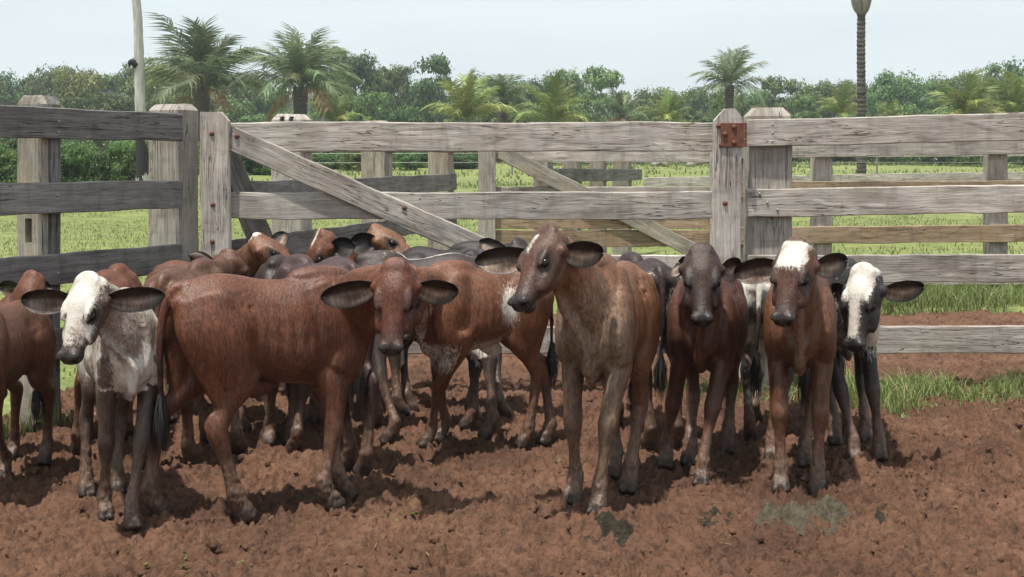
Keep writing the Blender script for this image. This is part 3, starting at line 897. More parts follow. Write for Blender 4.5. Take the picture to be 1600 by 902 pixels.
# ------------------------------------------------------------ grass
def mat_grass():
    m = Mat('grass_blade'); c = m.attr('tint')
    m.set('Base Color', c); m.set('Roughness', 0.55); m.set('Specular IOR Level', 0.3)
    tr = m.new('BsdfTranslucent'); m.l.new(c, tr.inputs['Color'])
    mx_ = m.new('MixShader'); mx_.inputs[0].default_value = 0.3
    m.l.new(m.b.outputs[0], mx_.inputs[1]); m.l.new(tr.outputs[0], mx_.inputs[2]); m.l.new(mx_.outputs[0], m.out.inputs['Surface'])
    return m.m
MATS['grass'] = mat_grass()
def blades(name, x, y, h, w, seed, zf=None, dry=0.12, lean=0.5):
    rn = np.random.default_rng(seed); n = len(x)
    z = (zf or ground_z)(x, y) - 0.01
    an, la = rn.uniform(0, 6.283, n), rn.uniform(0, 6.283, n)
    le = h * rn.uniform(0.1, 1.0, n) * lean
    sx, sy = np.cos(an) * w / 2, np.sin(an) * w / 2
    lx, ly = np.cos(la) * le, np.sin(la) * le
    V = np.empty((n, 5, 3))
    V[:, 0] = np.stack([x - sx, y - sy, z], 1); V[:, 1] = np.stack([x + sx, y + sy, z], 1)
    V[:, 2] = np.stack([x + lx * .35 + sx * .8, y + ly * .35 + sy * .8, z + h * .6], 1); V[:, 3] = np.stack([x + lx * .35 - sx * .8, y + ly * .35 - sy * .8, z + h * .6], 1)
    V[:, 4] = np.stack([x + lx, y + ly, z + h * (1 - 0.25 * le / h)], 1)
    b = np.arange(n)[:, None] * 5
    F = np.concatenate([b + np.array([[0, 1, 2]]), b + np.array([[0, 2, 3]]), b + np.array([[3, 2, 4]])], 0)
    me = mesh_np(name, V.reshape(-1, 3), F)
    t = rn.random((n, 1)); big = vnoise(np.stack([x, y, x * 0], 1), 0.8, seed)[:, None]
    c = np.array([[0.130, 0.182, 0.058]]) * (1 - t) + np.array([[0.215, 0.265, 0.092]]) * t
    c = c * (0.75 + 0.5 * big)
    d = rn.random((n, 1)) < dry
    c = np.where(d, np.array([[0.36, 0.32, 0.17]]) * (0.7 + 0.5 * t), c)
    col_attr(me, 'tint', np.repeat(c, 5, 0))
    return tag(link(name, me, MATS['grass']), kind='stuff')
def scatter(n, x0, x1, y0, y1, seed, keep):
    rn = np.random.default_rng(seed)
    x, y = rn.uniform(x0, x1, n), rn.uniform(y0, y1, n)
    k = rn.random(n) < keep(x, y)
    return x[k], y[k], np.random.default_rng(seed + 1)
def pn(x, y, f, s_): return fbm(np.stack([x, y, x * 0], 1), f, s_, 3)
# strip along the foot of the right fence
x, y, rn = scatter(21000, 0.95, 4.6, 7.35, 8.7, 5, lambda x, y: sstep(0.40, 0.56, pn(x, y, 2.6, 9) + 0.50 * sstep(7.42, 7.95, y) - 0.33 - 0.25 * sstep(8.35, 8.7, y) + 0.1 * sstep(0.9, 1.5, x)))
blades('grass_strip', x, y, rn.uniform(0.03, 0.14, len(x)) * (0.22 + 1.4 * sstep(0.32, 0.75, pn(x, y, 3.0, 2))), rn.uniform(0.004, 0.009, len(x)), 6, pen_z, 0.14, 1.0)
# tufts by the left fence
x, y, rn = scatter(2600, -2.95, -2.0, 6.3, 7.75, 15, lambda x, y: sstep(0.22, 0.0, np.abs((x - FA[0]) * FN[0] + (y - FA[1]) * FN[1] + 0.02)) * sstep(0.42, 0.55, pn(x, y, 3, 4)))
blades('grass_tufts', x, y, rn.uniform(0.05, 0.16, len(x)), rn.uniform(0.005, 0.010, len(x)), 16, pen_z, 0.06, 0.8)
# strip at the foot of the second fence
x, y, rn = scatter(22000, 3.2, 7.6, 12.2, 15.2, 25, lambda x, y: sstep(0.40, 0.52, pn(x, y, 1.5, 19) + 0.3 * sstep(12.2, 13.2, y) - 0.12))
blades('grass_second_strip', x, y, rn.uniform(0.05, 0.22, len(x)), rn.uniform(0.006, 0.012, len(x)), 26, None, 0.12, 0.8)
# pasture left of the pen, and beyond the lane
x, y, rn = scatter(60000, -17, -2.2, 8, 42, 35, lambda x, y: ((x / y > -0.45) & (x / y < -0.10) & (x < -2.3 - (y < 8.6) * 9)) * sstep(-0.35, -0.5, (x - FA[0]) * FN[0] + (y - FA[1]) * FN[1] + (y > 8.2) * -9.0) * sstep(0.3, 0.5, pn(x, y, 0.7, 29)))
blades('pasture_grass', x, y, rn.uniform(0.03, 0.085, len(x)), rn.uniform(0.008, 0.018, len(x)), 36, None, 0.10, 0.9)
x, y, rn = scatter(62000, -3, 22, 15.2, 46, 45, lambda x, y: ((x / y > -0.12) & (x / y < 0.46)) * sstep(0.3, 0.5, pn(x, y, 0.6, 39)))
blades('pasture_grass', x, y, rn.uniform(0.03, 0.10, len(x)), rn.uniform(0.009, 0.020, len(x)), 46, None, 0.10, 0.9)
x, y, rn = scatter(26000, -48, 48, 42, 96, 55, lambda x, y: (np.abs(x / y) < 0.5) * sstep(0.42, 0.55, pn(x, y, 0.25, 49)))
blades('pasture_weeds', x, y, rn.uniform(0.05, 0.26, len(x)), rn.uniform(0.04, 0.09, len(x)), 56, None, 0.03, 0.9)

# scraps of fodder and straw trodden into the mud
def scraps():
    rn = np.random.default_rng(77); pts = []
    for px, py, n, sp in ((650, 803, 40, 0.09), (300, 884, 24, 0.12), (868, 712, 10, 0.05), (470, 690, 14, 0.12)):
        c = G(px, py); pts.append(np.stack([c[0] + rn.normal(0, sp, n) * 1.3, c[1] + rn.normal(0, sp, n), np.zeros(n)], 1))
    pts.append(np.stack([rn.uniform(-2.4, 3.2, 150), rn.uniform(4.4, 8.0, 150), np.ones(150)], 1))
    q = np.vstack(pts); n = len(q); x, y, st = q.T
    z = pen_z(x, y) + 0.004
    an = rn.uniform(0, 6.28, n); ln = np.where(st > 0, rn.uniform(0.02, 0.09, n), rn.uniform(0.012, 0.045, n)); wd = np.where(st > 0, 0.0025, 0.006)
    dx, dy, tz = np.cos(an) * ln / 2, np.sin(an) * ln / 2, rn.uniform(-0.012, 0.014, n)
    nx, ny = -np.sin(an) * wd, np.cos(an) * wd
    V = np.stack([np.stack([x - dx - nx, y - dy - ny, z], 1), np.stack([x + dx - nx, y + dy - ny, z + tz], 1), np.stack([x + dx + nx, y + dy + ny, z + tz + .003], 1), np.stack([x - dx + nx, y - dy + ny, z + .003], 1)], 1).reshape(-1, 3)
    me = mesh_np('straw_scraps', V, np.arange(n * 4).reshape(n, 4))
    c = np.where(st[:, None] > 0, np.array([[0.22, 0.15, 0.08]]), np.array([[0.12, 0.11, 0.035]])) * rn.uniform(0.5, 1.3, (n, 1))
    col_attr(me, 'tint', np.repeat(c, 4, 0))
    tag(link('straw_scraps', me, MATS['grass']), kind='stuff')
scraps()
# ------------------------------------------------------------ timber
def mat_wood(name, light, mid, dark, tint=None, tint_amt=0.0):
    m = Mat(name); g = m.attr('grain', 'Vector'); rnd = m.rnd()
    ad = m.new('VectorMath', operation='ADD'); m.l.new(g, ad.inputs[0])
    cb = m.new('CombineXYZ'); m.l.new(m.math('MULTIPLY', rnd, 37.0), cb.inputs['X']); m.l.new(m.math('MULTIPLY', rnd, 11.0), cb.inputs['Y']); m.l.new(cb.outputs[0], ad.inputs[1])
    v = ad.outputs[0]
    streak = m.noise(v, 1.0, 6, 0.62, 0.6, (2.2, 42, 42))
    fine = m.noise(v, 1.0, 5, 0.7, 0.2, (9, 260, 260))
    blot = m.noise(v, 1.0, 4, 0.6, 0.3, (2.6, 6, 6))
    c = m.ramp(streak, [(0.24, dark), (0.44, mid), (0.66, light)])
    c = m.mix(1.0, c, m.ramp(fine, [(0.30, (0.58, 0.57, 0.56)), (0.55, (1, 1, 1)), (0.75, (1.18, 1.17, 1.15))]), 'MULTIPLY')
    c = m.mix(1.0, c, m.ramp(blot, [(0.30, (0.66, 0.64, 0.63)), (0.52, (1, 1, 1)), (0.75, (1.16, 1.13, 1.08))]), 'MULTIPLY')
    st = m.noise(v, 1.0, 3, 0.5, 0.5, (5, 3, 3))
    if tint is not None:
        c = m.mix(m.math('MULTIPLY', m.ramp(st, [(0.45, (0, 0, 0)), (0.65, (1, 1, 1))]), tint_amt), c, tint)
    # water streaks across the board
    drip = m.noise(v, 1.0, 4, 0.6, 0.1, (13, 2.5, 2.5))
    c = m.mix(1.0, c, m.ramp(drip, [(0.28, (0.74, 0.73, 0.72)), (0.46, (1, 1, 1))]), 'MULTIPLY')
    # checks (long splits)
    ck = m.noise(v, 1.0, 3, 0.5, 1.2, (1.3, 30, 30))
    ckm = m.ramp(ck, [(0.485, (1, 1, 1)), (0.498, (0.22, 0.2, 0.19)), (0.504, (0.22, 0.2, 0.19)), (0.517, (1, 1, 1))])
    msk = m.ramp(m.noise(v, 1.0, 2, 0.5, 0, (1.7, 5, 5)), [(0.47, (0, 0, 0)), (0.55, (1, 1, 1))])
    c = m.mix(msk, c, m.mix(1.0, c, ckm, 'MULTIPLY'))
    hb = m.new('HueSaturation'); m.l.new(c, hb.inputs['Color'])
    m.l.new(m.math('MULTIPLY_ADD', rnd, 0.30) , hb.inputs['Value'])
    hb.inputs['Value'].links[0].from_node.inputs[2].default_value = 0.86
    m.set('Base Color', hb.outputs[0])
    m.set('Roughness', 0.82); m.set('Specular IOR Level', 0.2)
    h = m.math('ADD', m.math('MULTIPLY', streak, 0.6), m.math('MULTIPLY', fine, 0.5))
    h = m.math('ADD', h, m.math('MULTIPLY', m.math('MULTIPLY', msk, ckm), 0.8))
    m.set('Normal', m.bump(h, 0.008, 0.7))
    return m.m
MATS['wood'] = mat_wood('weathered_grey_wood', (0.50, 0.465, 0.43), (0.395, 0.362, 0.328), (0.205, 0.182, 0.163), (0.27, 0.205, 0.150), 0.30)
MATS['dark_wood'] = mat_wood('dark_weathered_wood', (0.26, 0.248, 0.240), (0.185, 0.175, 0.168), (0.095, 0.088, 0.084))
MATS['pale_wood'] = mat_wood('pale_post_wood', (0.40, 0.37, 0.325), (0.285, 0.262, 0.228), (0.130, 0.115, 0.098), (0.30, 0.22, 0.13), 0.35)
MATS['fresh_wood'] = mat_wood('ochre_wood', (0.42, 0.325, 0.235), (0.31, 0.228, 0.155), (0.16, 0.116, 0.080), (0.31, 0.20, 0.115), 0.4)
def mat_rust():
    m = Mat('rusty_iron'); p = m.obj()
    m.set('Base Color', m.ramp(m.noise(p, 25, 5, 0.7), [(0.3, (0.085, 0.030, 0.018)), (0.7, (0.20, 0.080, 0.045))])); m.set('Roughness', 0.75); m.set('Metallic', 0.2)
    m.set('Normal', m.bump(m.noise(p, 120, 3), 0.002, 0.5)); return m.m
MATS['rust'] = mat_rust()
def mat_plain(name, c, r=0.6, met=0.0):
    m = Mat(name); p = m.obj()
    m.set('Base Color', m.mix(1.0, (*c, 1), m.ramp(m.noise(p, 8, 4), [(0.3, (0.75, 0.75, 0.75)), (0.7, (1.2, 1.2, 1.2))]), 'MULTIPLY')); m.set('Roughness', r); m.set('Metallic', met); return m.m
MATS['zinc'] = mat_plain('grey_nail', (0.32, 0.31, 0.30), 0.45, 0.6)
MATS['char'] = mat_plain('black_char', (0.012, 0.011, 0.011), 0.9)

_seed = [0]
def beam_mesh(name, L, w, t, rough=0.0065, chamf=None, taper=0.0, step=0.07, bev=0.006, hole=None):
    """a sawn piece along local X (0..L), width w along Z, thickness t along Y, with worn edges.
    chamf=(a, b): cuts at the far end's two corners (a at +Z, b at -Z). taper: how much wider the near end is"""
    _seed[0] += 1; sd = _seed[0]
    n = max(4, int(L / step)); xs = list(np.linspace(0, L, n + 1))
    ca, cb_ = chamf or (0, 0)
    cm = max(ca, cb_)
    if cm: xs = [x for x in xs if x < L - cm - 0.01] + list(np.linspace(L - cm, L, 5))
    k = bev
    prof = [(-.5, -.5), (-.17, -.5), (.17, -.5), (.5, -.5), (.5, -.17), (.5, .17), (.5, .5), (.17, .5), (-.17, .5), (-.5, .5), (-.5, .17), (-.5, -.17)]
    pts = []
    for (z, y) in prof:
        if abs(z) == .5 and abs(y) == .5:
            sz, sy = math.copysign(1, z), math.copysign(1, y)
            p1, p2 = (z * w - sz * k, y * t), (z * w, y * t - sy * k)
            pts += [p1, p2] if sz * sy < 0 else [p2, p1]
        else: pts.append((z * w, y * t))
    # order round the profile
    pts = sorted(pts, key=lambda q: math.atan2(q[1] / t, q[0] / w))
    pts = np.array(pts); m_ = len(pts)
    V = []
    for x in xs:
        ww = 1 + taper * (1 - x / L)
        zz = pts[:, 0] * ww
        if ca and x > L - ca: zz = np.minimum(zz, w / 2 - (x - (L - ca)) * 0.9)
        if cb_ and x > L - cb_: zz = np.maximum(zz, -w / 2 + (x - (L - cb_)) * 0.9)
        V.append(np.stack([np.full(m_, x), pts[:, 1], zz], 1))
    V = np.vstack(V)
    q = V + sd * 7.31
    V2 = V.copy()
    V2[:, 2] += (fbm(q, 2.2, sd, 2) - .5) * rough * 3.0 + (vnoise(q, 12, sd + 1) - .5) * rough
    V2[:, 1] += (fbm(q, 2.5, sd + 3, 2) - .5) * rough * 2.0
    V2[:, 0] += ((V[:, 0] < 1e-6) | (V[:, 0] > L - 1e-6)) * (vnoise(q, 20, sd + 5) - .5) * rough * 2
    F = []
    R_ = len(xs)
    for i in range(R_ - 1):
        for j in range(m_):
            a, b = i * m_ + j, i * m_ + (j + 1) % m_
            F.append((a, a + m_, b + m_, b))
    F.append(tuple(range(m_))); F.append(tuple(range((R_ - 1) * m_, R_ * m_))[::-1])
    me = mesh_np(name, V2, F)
    bm = bmesh.new(); bm.from_mesh(me); bmesh.ops.recalc_face_normals(bm, faces=bm.faces); bm.to_mesh(me); bm.free()
    vec_attr(me, 'grain', V + np.array([0, sd * 1.7, sd * 0.9]))
    return me

def frame(A, B, face):
    """matrix with X from A to B, Y away from the side FACE"""
    x = (B - A).normalized(); y = -(Vector(face) - x * Vector(face).dot(x)).normalized(); z = x.cross(y)
    return Matrix(((x.x, y.x, z.x, A.x), (x.y, y.y, z.y, A.y), (x.z, y.z, z.z, A.z), (0, 0, 0, 1)))

def beam(name, A, B, w, t, mat, parent, face=(0, -1, 0), **k):
    """a board from A to B (centre line of the side that looks towards FACE)"""
    A, B = Vector(A), Vector(B); M = frame(A, B, face)
    M = M @ Matrix.Translation((0, t / 2, 0))
    return link(name, beam_mesh(name, (B - A).length, w, t, **k), mat, parent, M)

def bolt_mesh(name, r, h):
    bm = bmesh.new()
    bmesh.ops.create_uvsphere(bm, u_segments=10, v_segments=6, radius=r)
    for v in bm.verts: v.co.z = v.co.z * h / r if v.co.z > 0 else v.co.z * 0.2
    for f in bm.faces: f.smooth = True
    me = bpy.data.meshes.new(name); bm.to_mesh(me); bm.free(); return me
BOLT, NAIL = bolt_mesh('bolt', 0.017, 0.013), bolt_mesh('nail', 0.009, 0.006)
BOLT.materials.append(MATS['rust']); NAIL.materials.append(MATS['zinc'])
def stud(name, p, face, parent, me):
    z = Vector(face).normalized(); q = z.to_track_quat('Z', 'Y').to_matrix().to_4x4()
    return link(name, me, None, parent, Matrix.Translation(p) @ q)

def post(parent, base, w, d, h, face, mat, chamf=0.05, taper=0.05, holes=()):
    """a squared post; base = middle of its foot, FACE = the way its front looks (horizontal)"""
    f = Vector(face).normalized(); b = Vector(base) - Vector((0, 0, 0.25))
    me = beam_mesh('post', h + 0.25, w, d, 0.006, (chamf, chamf), taper, 0.09, 0.012)
    # chamfer front and back of the head too
    for v in me.vertices:
        if v.co.x > h + 0.25 - chamf and chamf:
            v.co.y *= 1 - 0.35 * (v.co.x - (h + 0.25 - chamf)) / chamf
    A = b; M = frame(A, A + Vector((0, 0, 1)), f)
    o = link('post', me, mat, parent, M)
    if holes:
        for (z0, z1, y0, y1) in holes:       # mortises cut into the front (heights, offsets along the front)
            cb = bmesh.new(); bmesh.ops.create_cube(cb, size=1)
            cm = bpy.data.meshes.new('cut'); cb.to_mesh(cm); cb.free()
            co = bpy.data.objects.new('cut', cm); COL.objects.link(co)
            co.matrix_world = M @ Matrix.Translation(((z0 + z1) / 2 + 0.25, -d / 2, (y0 + y1) / 2)) @ Matrix.Diagonal((z1 - z0, 0.14, y1 - y0, 1))
            bpy.context.view_layer.update()
            md = o.modifiers.new('cut', 'BOOLEAN'); md.object = co; md.operation = 'DIFFERENCE'; md.solver = 'EXACT'
            dg = bpy.context.evaluated_depsgraph_get()
            nm = bpy.data.meshes.new_from_object(o.evaluated_get(dg)); o.modifiers.clear(); o.data = nm; nm.name = 'post'
            if 'grain' in nm.attributes: nm.attributes.remove(nm.attributes['grain'])
            gc = np.empty(len(nm.vertices) * 3, dtype=np.float32); nm.vertices.foreach_get('co', gc); vec_attr(nm, 'grain', gc.reshape(-1, 3) + 2.3)
            bpy.data.objects.remove(co)
    return o

def zrail(parent, A2, B2, zs, w, t, mat, face, name='rail'):
    """one rail between two plan points; zs = height of its top at A and at B"""
    return beam(name, (A2[0], A2[1], zs[0] - w / 2), (B2[0], B2[1], zs[1] - w / 2), w, t, mat, parent, face)

PX = lambda px, Y: (px - 800) / FPX * Y
ZY = lambda py, Y: CAM_H - (py - HZ) / FPX * Y
FRONT = (0, -1, 0)

# --- left fence, seen from its inner, shaded side
lf = empty('rail_fence', (-2.5, 7.3, 0)); tag(lf, 'dark plank fence running in from the left edge to the corner post', 'fence', 'timber fences of the corral')
inn3 = (FN[0], FN[1], 0)
def lpt(t): return FA + FD * t
far = lpt(3.4)
for z in (1.787, 1.365, 0.956, 0.532):
    a_, b_ = lpt(0.0), far
    zrail(lf, (b_[0], b_[1]), (a_[0], a_[1]), (z, z), 0.176, 0.04, MATS['dark_wood'], inn3)
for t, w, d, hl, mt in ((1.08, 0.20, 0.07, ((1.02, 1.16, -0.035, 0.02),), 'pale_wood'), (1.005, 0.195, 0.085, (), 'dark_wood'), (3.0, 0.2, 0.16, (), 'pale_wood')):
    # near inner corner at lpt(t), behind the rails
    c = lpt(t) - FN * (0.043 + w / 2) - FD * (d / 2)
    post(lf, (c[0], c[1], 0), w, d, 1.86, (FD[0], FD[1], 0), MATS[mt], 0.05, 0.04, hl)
c = lpt(0.0) - FN * (0.043 + 0.13) - FD * 0.10
post(lf, (c[0], c[1], 0), 0.26, 0.20, 1.852, (FD[0], FD[1], 0), MATS['wood'], 0.04, 0.03)
for px, py in ((92, 190), (92, 207), (90, 306), (78, 331), (91, 427)):
    t0 = None
    k = (px - 800) / FPX                       # where that sight line meets the fence face
    t0 = (FA[0] - k * FA[1]) / (k * FD[1] - FD[0]); q = lpt(t0)
    stud('nail', Vector((q[0], q[1], ZY(py, q[1]))), inn3, lf, NAIL)

# --- front gate
GY = 8.26
gt = empty('plank_gate', (0.1, 8.25, 0)); tag(gt, 'grey plank gate with a long diagonal brace, closest gate to the calves', 'gate', 'gates of the corral')
for py, wpx in ((191, 46), (300, 43), (399, 43), (510, 43)):
    w = wpx / FPX * GY; zt = ZY(py, GY)
    beam('rail', (PX(322, GY), GY, zt - w / 2), (PX(1150, GY), GY, zt - w / 2), w, 0.034, MATS['wood'], gt)
SY = 8.195
def stile(x0, x1, ytop, ch, mat):
    w = (x1 - x0) / FPX * SY
    beam('stile', (PX((x0 + x1) / 2, SY), SY, 0.10), (PX((x0 + x1) / 2, SY), SY, ZY(ytop, SY)), w, 0.06, mat, gt, FRONT, chamf=ch)
stile(313, 358, 175, (0.0, 0.06), MATS['wood']); stile(1115, 1160, 170, (0.075, 0.06), MATS['wood'])
bA, bB = P(360, 216, 8.217), P(1112, 549, 8.217)
beam('brace', bA, bB, 0.152, 0.04, MATS['wood'], gt, FRONT, rough=0.006)
for px, py, Y in ((331, 209, SY), (333, 320, SY), (332, 378, SY), (370, 213, 8.217), (632, 325, 8.217), (1133, 318, SY), (1127, 227, SY), (1123, 197, SY)):
    stud('bolt', P(px, py, Y), FRONT, gt, BOLT)
bm = bmesh.new(); bmesh.ops.create_cube(bm, size=1)
bmesh.ops.scale(bm, vec=(0.145, 0.012, 0.155), verts=bm.verts); bmesh.ops.bevel(bm, geom=bm.edges, offset=0.003, segments=1, affect='EDGES')
me = bpy.data.meshes.new('hinge'); bm.to_mesh(me); bm.free()
hc_ = P(1143.5, 211, SY) + Vector((0, -0.006, 0))
hg = link('hinge', me, MATS['rust'], gt, Matrix.Translation(hc_))
def sub(name, me, mat, par, p, Mr=None):
    o = bpy.data.objects.new(name, me); COL.objects.link(o)
    if mat is not None and not me.materials: me.materials.append(mat)
    o.parent = par; o.matrix_basis = Matrix.Translation(p) @ (Mr or Matrix.Identity(4)); return o
for dz0 in (-0.052, 0.0, 0.052):
    bm = bmesh.new(); bmesh.ops.create_cone(bm, cap_ends=True, segments=14, radius1=0.014, radius2=0.014, depth=0.048)
    me = bpy.data.meshes.new('knuckle'); bm.to_mesh(me); bm.free()
    sub('knuckle', me, MATS['rust'], hg, (0.080, -0.004, dz0))
for dx, dz in ((0.012, 0.05), (-0.046, 0.004), (0.012, -0.05)):
    sub('bolt', BOLT, None, hg, (dx, -0.006, dz), Vector((0, -1, 0)).to_track_quat('Z', 'Y').to_matrix().to_4x4())

# --- right fence
rf = empty('rail_fence', (3.5, 8.3, 0)); tag(rf, 'grey plank fence right of the gate, with grass along its foot', 'fence', 'timber fences of the corral')
RY = 8.262
for (l0, l1), (r0, r1) in (((187, 230), (176, 219)), ((296, 339), (288, 333)), ((399, 442), (398, 442)), ((510, 553), (509, 553))):
    w = ((l1 - l0) + (r1 - r0)) / 2 / FPX * RY
    A = P(1167, (l0 + l1) / 2, RY); B = P(1600, (r0 + r1) / 2, RY)
    beam('rail', A, A + (B - A) * 1.75, w, 0.042, MATS['wood'], rf)
pp = post(rf, (PX(1199, 8.43), 8.43, 0), 0.272, 0.24, 1.832, FRONT, MATS['wood'], 0.055, 0.10)
post(rf, (PX(1790, 8.43), 8.43, 0), 0.26, 0.24, 1.85, FRONT, MATS['wood'], 0.055, 0.08)
for px, py in ((1207, 195), (1207, 208), (1207, 221), (1187, 303), (1199, 317), (1215, 328)):
    stud('nail', P(px, py, RY), FRONT, rf, NAIL)

# --- fence along the lane, from the corner back to the second gate
sf = empty('rail_fence', (-1.3, 11.2, 0)); tag(sf, 'dark fence of the lane, seen at an angle through the gate', 'fence', 'timber fences of the corral')
s0, s1 = np.array([-2.02, 8.62]), np.array([-0.60, 13.95]); sd_ = (s1 - s0) / np.linalg.norm(s1 - s0); sn = np.array([sd_[1], -sd_[0]])
for z in (1.74, 1.335, 0.93, 0.52):
    zrail(sf, s0, s1, (z, z), 0.176, 0.04, MATS['dark_wood'], (sn[0], sn[1], 0))
for t, w, mt, hl in ((1.55, 0.27, 'wood', ((1.79, 1.835, -0.06, -0.02), (1.79, 1.835, 0.02, 0.06))), (3.42, 0.24, 'pale_wood', ()), (5.36, 0.24, 'pale_wood', ())):
    c = s0 + sd_ * (t + 0.1) - sn * (0.043 + w / 2)
    post(sf, (c[0], c[1], 0), w, 0.20, 1.855, (-sd_[0], -sd_[1], 0), MATS[mt], 0.045, 0.04, hl)
beam('brace', P(350, 226, 8.62), P(424, 400, 9.0), 0.15, 0.10, MATS['dark_wood'], sf, (0.6, -0.8, 0))

# --- second gate, across the lane
g2 = empty('plank_gate', (0.9, 14.0, 0)); tag(g2, 'farther gate of the lane with ochre lower boards, seen through the first gate', 'gate', 'gates of the corral')
QY = 14.05
for t_, b_, mt in ((1.645, 1.462, 'wood'), (1.19, 1.01, 'wood'), (0.895, 0.728, 'fresh_wood'), (0.712, 0.53, 'fresh_wood'), (0.36, 0.18, 'fresh_wood')):
    beam('rail', (PX(752, QY), QY, (t_ + b_) / 2), (PX(1128, QY), QY, (t_ + b_) / 2), t_ - b_, 0.035, MATS[mt], g2)
for px in (761, 1124):
    beam('stile', (PX(px, 13.98), 13.98, 0.1), (PX(px, 13.98), 13.98, 1.74), 0.19, 0.06, MATS['wood'], g2, FRONT, chamf=(0.05, 0.05))
beam('brace', P(782, 238, 14.0), P(1108, 404, 14.0), 0.165, 0.04, MATS['pale_wood'], g2, FRONT)

# --- second fence, beyond the mud behind the right fence
f2 = empty('rail_fence', (5, 14.1, 0)); tag(f2, 'second plank fence behind the right fence, one board of it ochre', 'fence', 'timber fences of the corral')
for (z0, z1), w, mt in (((1.672, 1.735), 0.18, 'wood'), ((1.245, 1.262), 0.18, 'fresh_wood'), ((0.737, 0.775), 0.186, 'fresh_wood'), ((0.285, 0.29), 0.18, 'wood')):
    a_ = (PX(1130, QY), QY); b_ = (PX(1600, QY), QY); e_ = (a_[0] + (b_[0] - a_[0]) * 1.6, QY)
    zrail(f2, a_, e_, (z0, z0 + (z1 - z0) * 1.6), w, 0.04, MATS[mt], FRONT)
for px in (1150, 1283, 1555, 1830):
    post(f2, (PX(px, 14.22), 14.22, 0), 0.205, 0.2, 1.70, FRONT, MATS['wood'], 0.03, 0.04)
# --- third fence
f3 = empty('rail_fence', (8, 25, 0.3)); tag(f3, 'farthest plank fence, a thin grey board seen above the second rail', 'fence', 'timber fences of the corral')
for (z0, z1) in ((1.70, 1.73), (1.125, 1.27), (0.74, 0.78)):
    zrail(f3, (PX(1006, 25), 25), (PX(1700, 25), 25), (z0, z1), 0.18, 0.04, MATS['wood'], FRONT)
for px in (1130, 1284, 1556, 1690):
    post(f3, (PX(px, 25.15), 25.15, 0.05), 0.22, 0.2, 1.70, FRONT, MATS['wood'], 0.03, 0.04)
# --- far side of the lane
f4 = empty('rail_fence', (1.2, 18, 0)); tag(f4, 'dark fence on four close posts, seen between the two gates', 'fence', 'timber fences of the corral')
e0, e1 = np.array([PX(842, 15.2), 15.2]), np.array([PX(1003, 20.0), 20.0]); ed = (e1 - e0) / np.linalg.norm(e1 - e0); en = np.array([ed[1], -ed[0]])
for z0, z1 in ((1.76, 1.76), (1.385, 1.335), (0.95, 0.95)):
    zrail(f4, e0, e1, (z0, z1), 0.17, 0.04, MATS['dark_wood'], (en[0], en[1], 0))
for px, w in ((866, 0.19), (911, 0.22), (950, 0.21), (989, 0.25)):
    k = (px - 800) / FPX; t = (k * e0[1] - e0[0]) / (ed[0] - k * ed[1])
    c = e0 + ed * t - en * (0.043 + w / 2)
    post(f4, (c[0], c[1], 0), w, 0.2, 1.62, (-ed[0], -ed[1], 0), MATS['pale_wood'], 0.03, 0.03)
# ------------------------------------------------------------ trees
def mat_leaf(name, a, b, dry=None, tr=0.3):
    m = Mat(name); t = m.attr('leaf', 'Fac'); rnd = m.rnd()
    c = m.mix(t, (*a, 1), (*b, 1))
    if dry: c = m.mix(m.attr('dry', 'Fac'), c, (*dry, 1))
    hs = m.new('HueSaturation'); m.l.new(c, hs.inputs['Color'])
    hs.inputs['Hue'].default_value = 0.5
    m.l.new(m.math('ADD', m.math('MULTIPLY', rnd, 0.06), 0.455), hs.inputs['Hue'])
    m.l.new(m.math('ADD', m.math('MULTIPLY', m.math('FRACT', m.math('MULTIPLY', rnd, 7.13)), 0.95), 0.70), hs.inputs['Value'])
    m.set('Base Color', hs.outputs[0]); m.set('Roughness', 0.5); m.set('Specular IOR Level', 0.3)
    trn = m.new('BsdfTranslucent'); m.l.new(hs.outputs[0], trn.inputs['Color'])
    mx_ = m.new('MixShader'); mx_.inputs[0].default_value = tr
    m.l.new(m.b.outputs[0], mx_.inputs[1]); m.l.new(trn.outputs[0], mx_.inputs[2]); m.l.new(mx_.outputs[0], m.out.inputs['Surface'])
    return m.m
MATS['leaf'] = mat_leaf('broad_leaves', (0.042, 0.095, 0.028), (0.130, 0.205, 0.060))
MATS['leaf_lime'] = mat_leaf('lime_leaves', (0.13, 0.17, 0.040), (0.22, 0.25, 0.075))
MATS['palm'] = mat_leaf('palm_leaves', (0.075, 0.120, 0.055), (0.195, 0.240, 0.125), (0.26, 0.20, 0.11))
MATS['palm_light'] = mat_leaf('pale_palm_leaves', (0.11, 0.165, 0.042), (0.24, 0.28, 0.095), (0.30, 0.22, 0.09))
def mat_bark(name, a, b, sc):
    m = Mat(name); p = m.obj()
    m.set('Base Color', m.ramp(m.noise(p, 1.0, 5, 0.65, 0.3, sc), [(0.3, a), (0.7, b)])); m.set('Roughness', 0.9)
    m.set('Normal', m.bump(m.noise(p, 1.0, 4, 0.6, 0.2, sc), 0.05, 0.6)); return m.m
MATS['bark'] = mat_bark('tree_bark', (0.10, 0.085, 0.07), (0.30, 0.27, 0.23), (6, 6, 1.2))
MATS['palm_bark'] = mat_bark('palm_trunk_bark', (0.022, 0.019, 0.017), (0.105, 0.088, 0.076), (3, 3, 9))

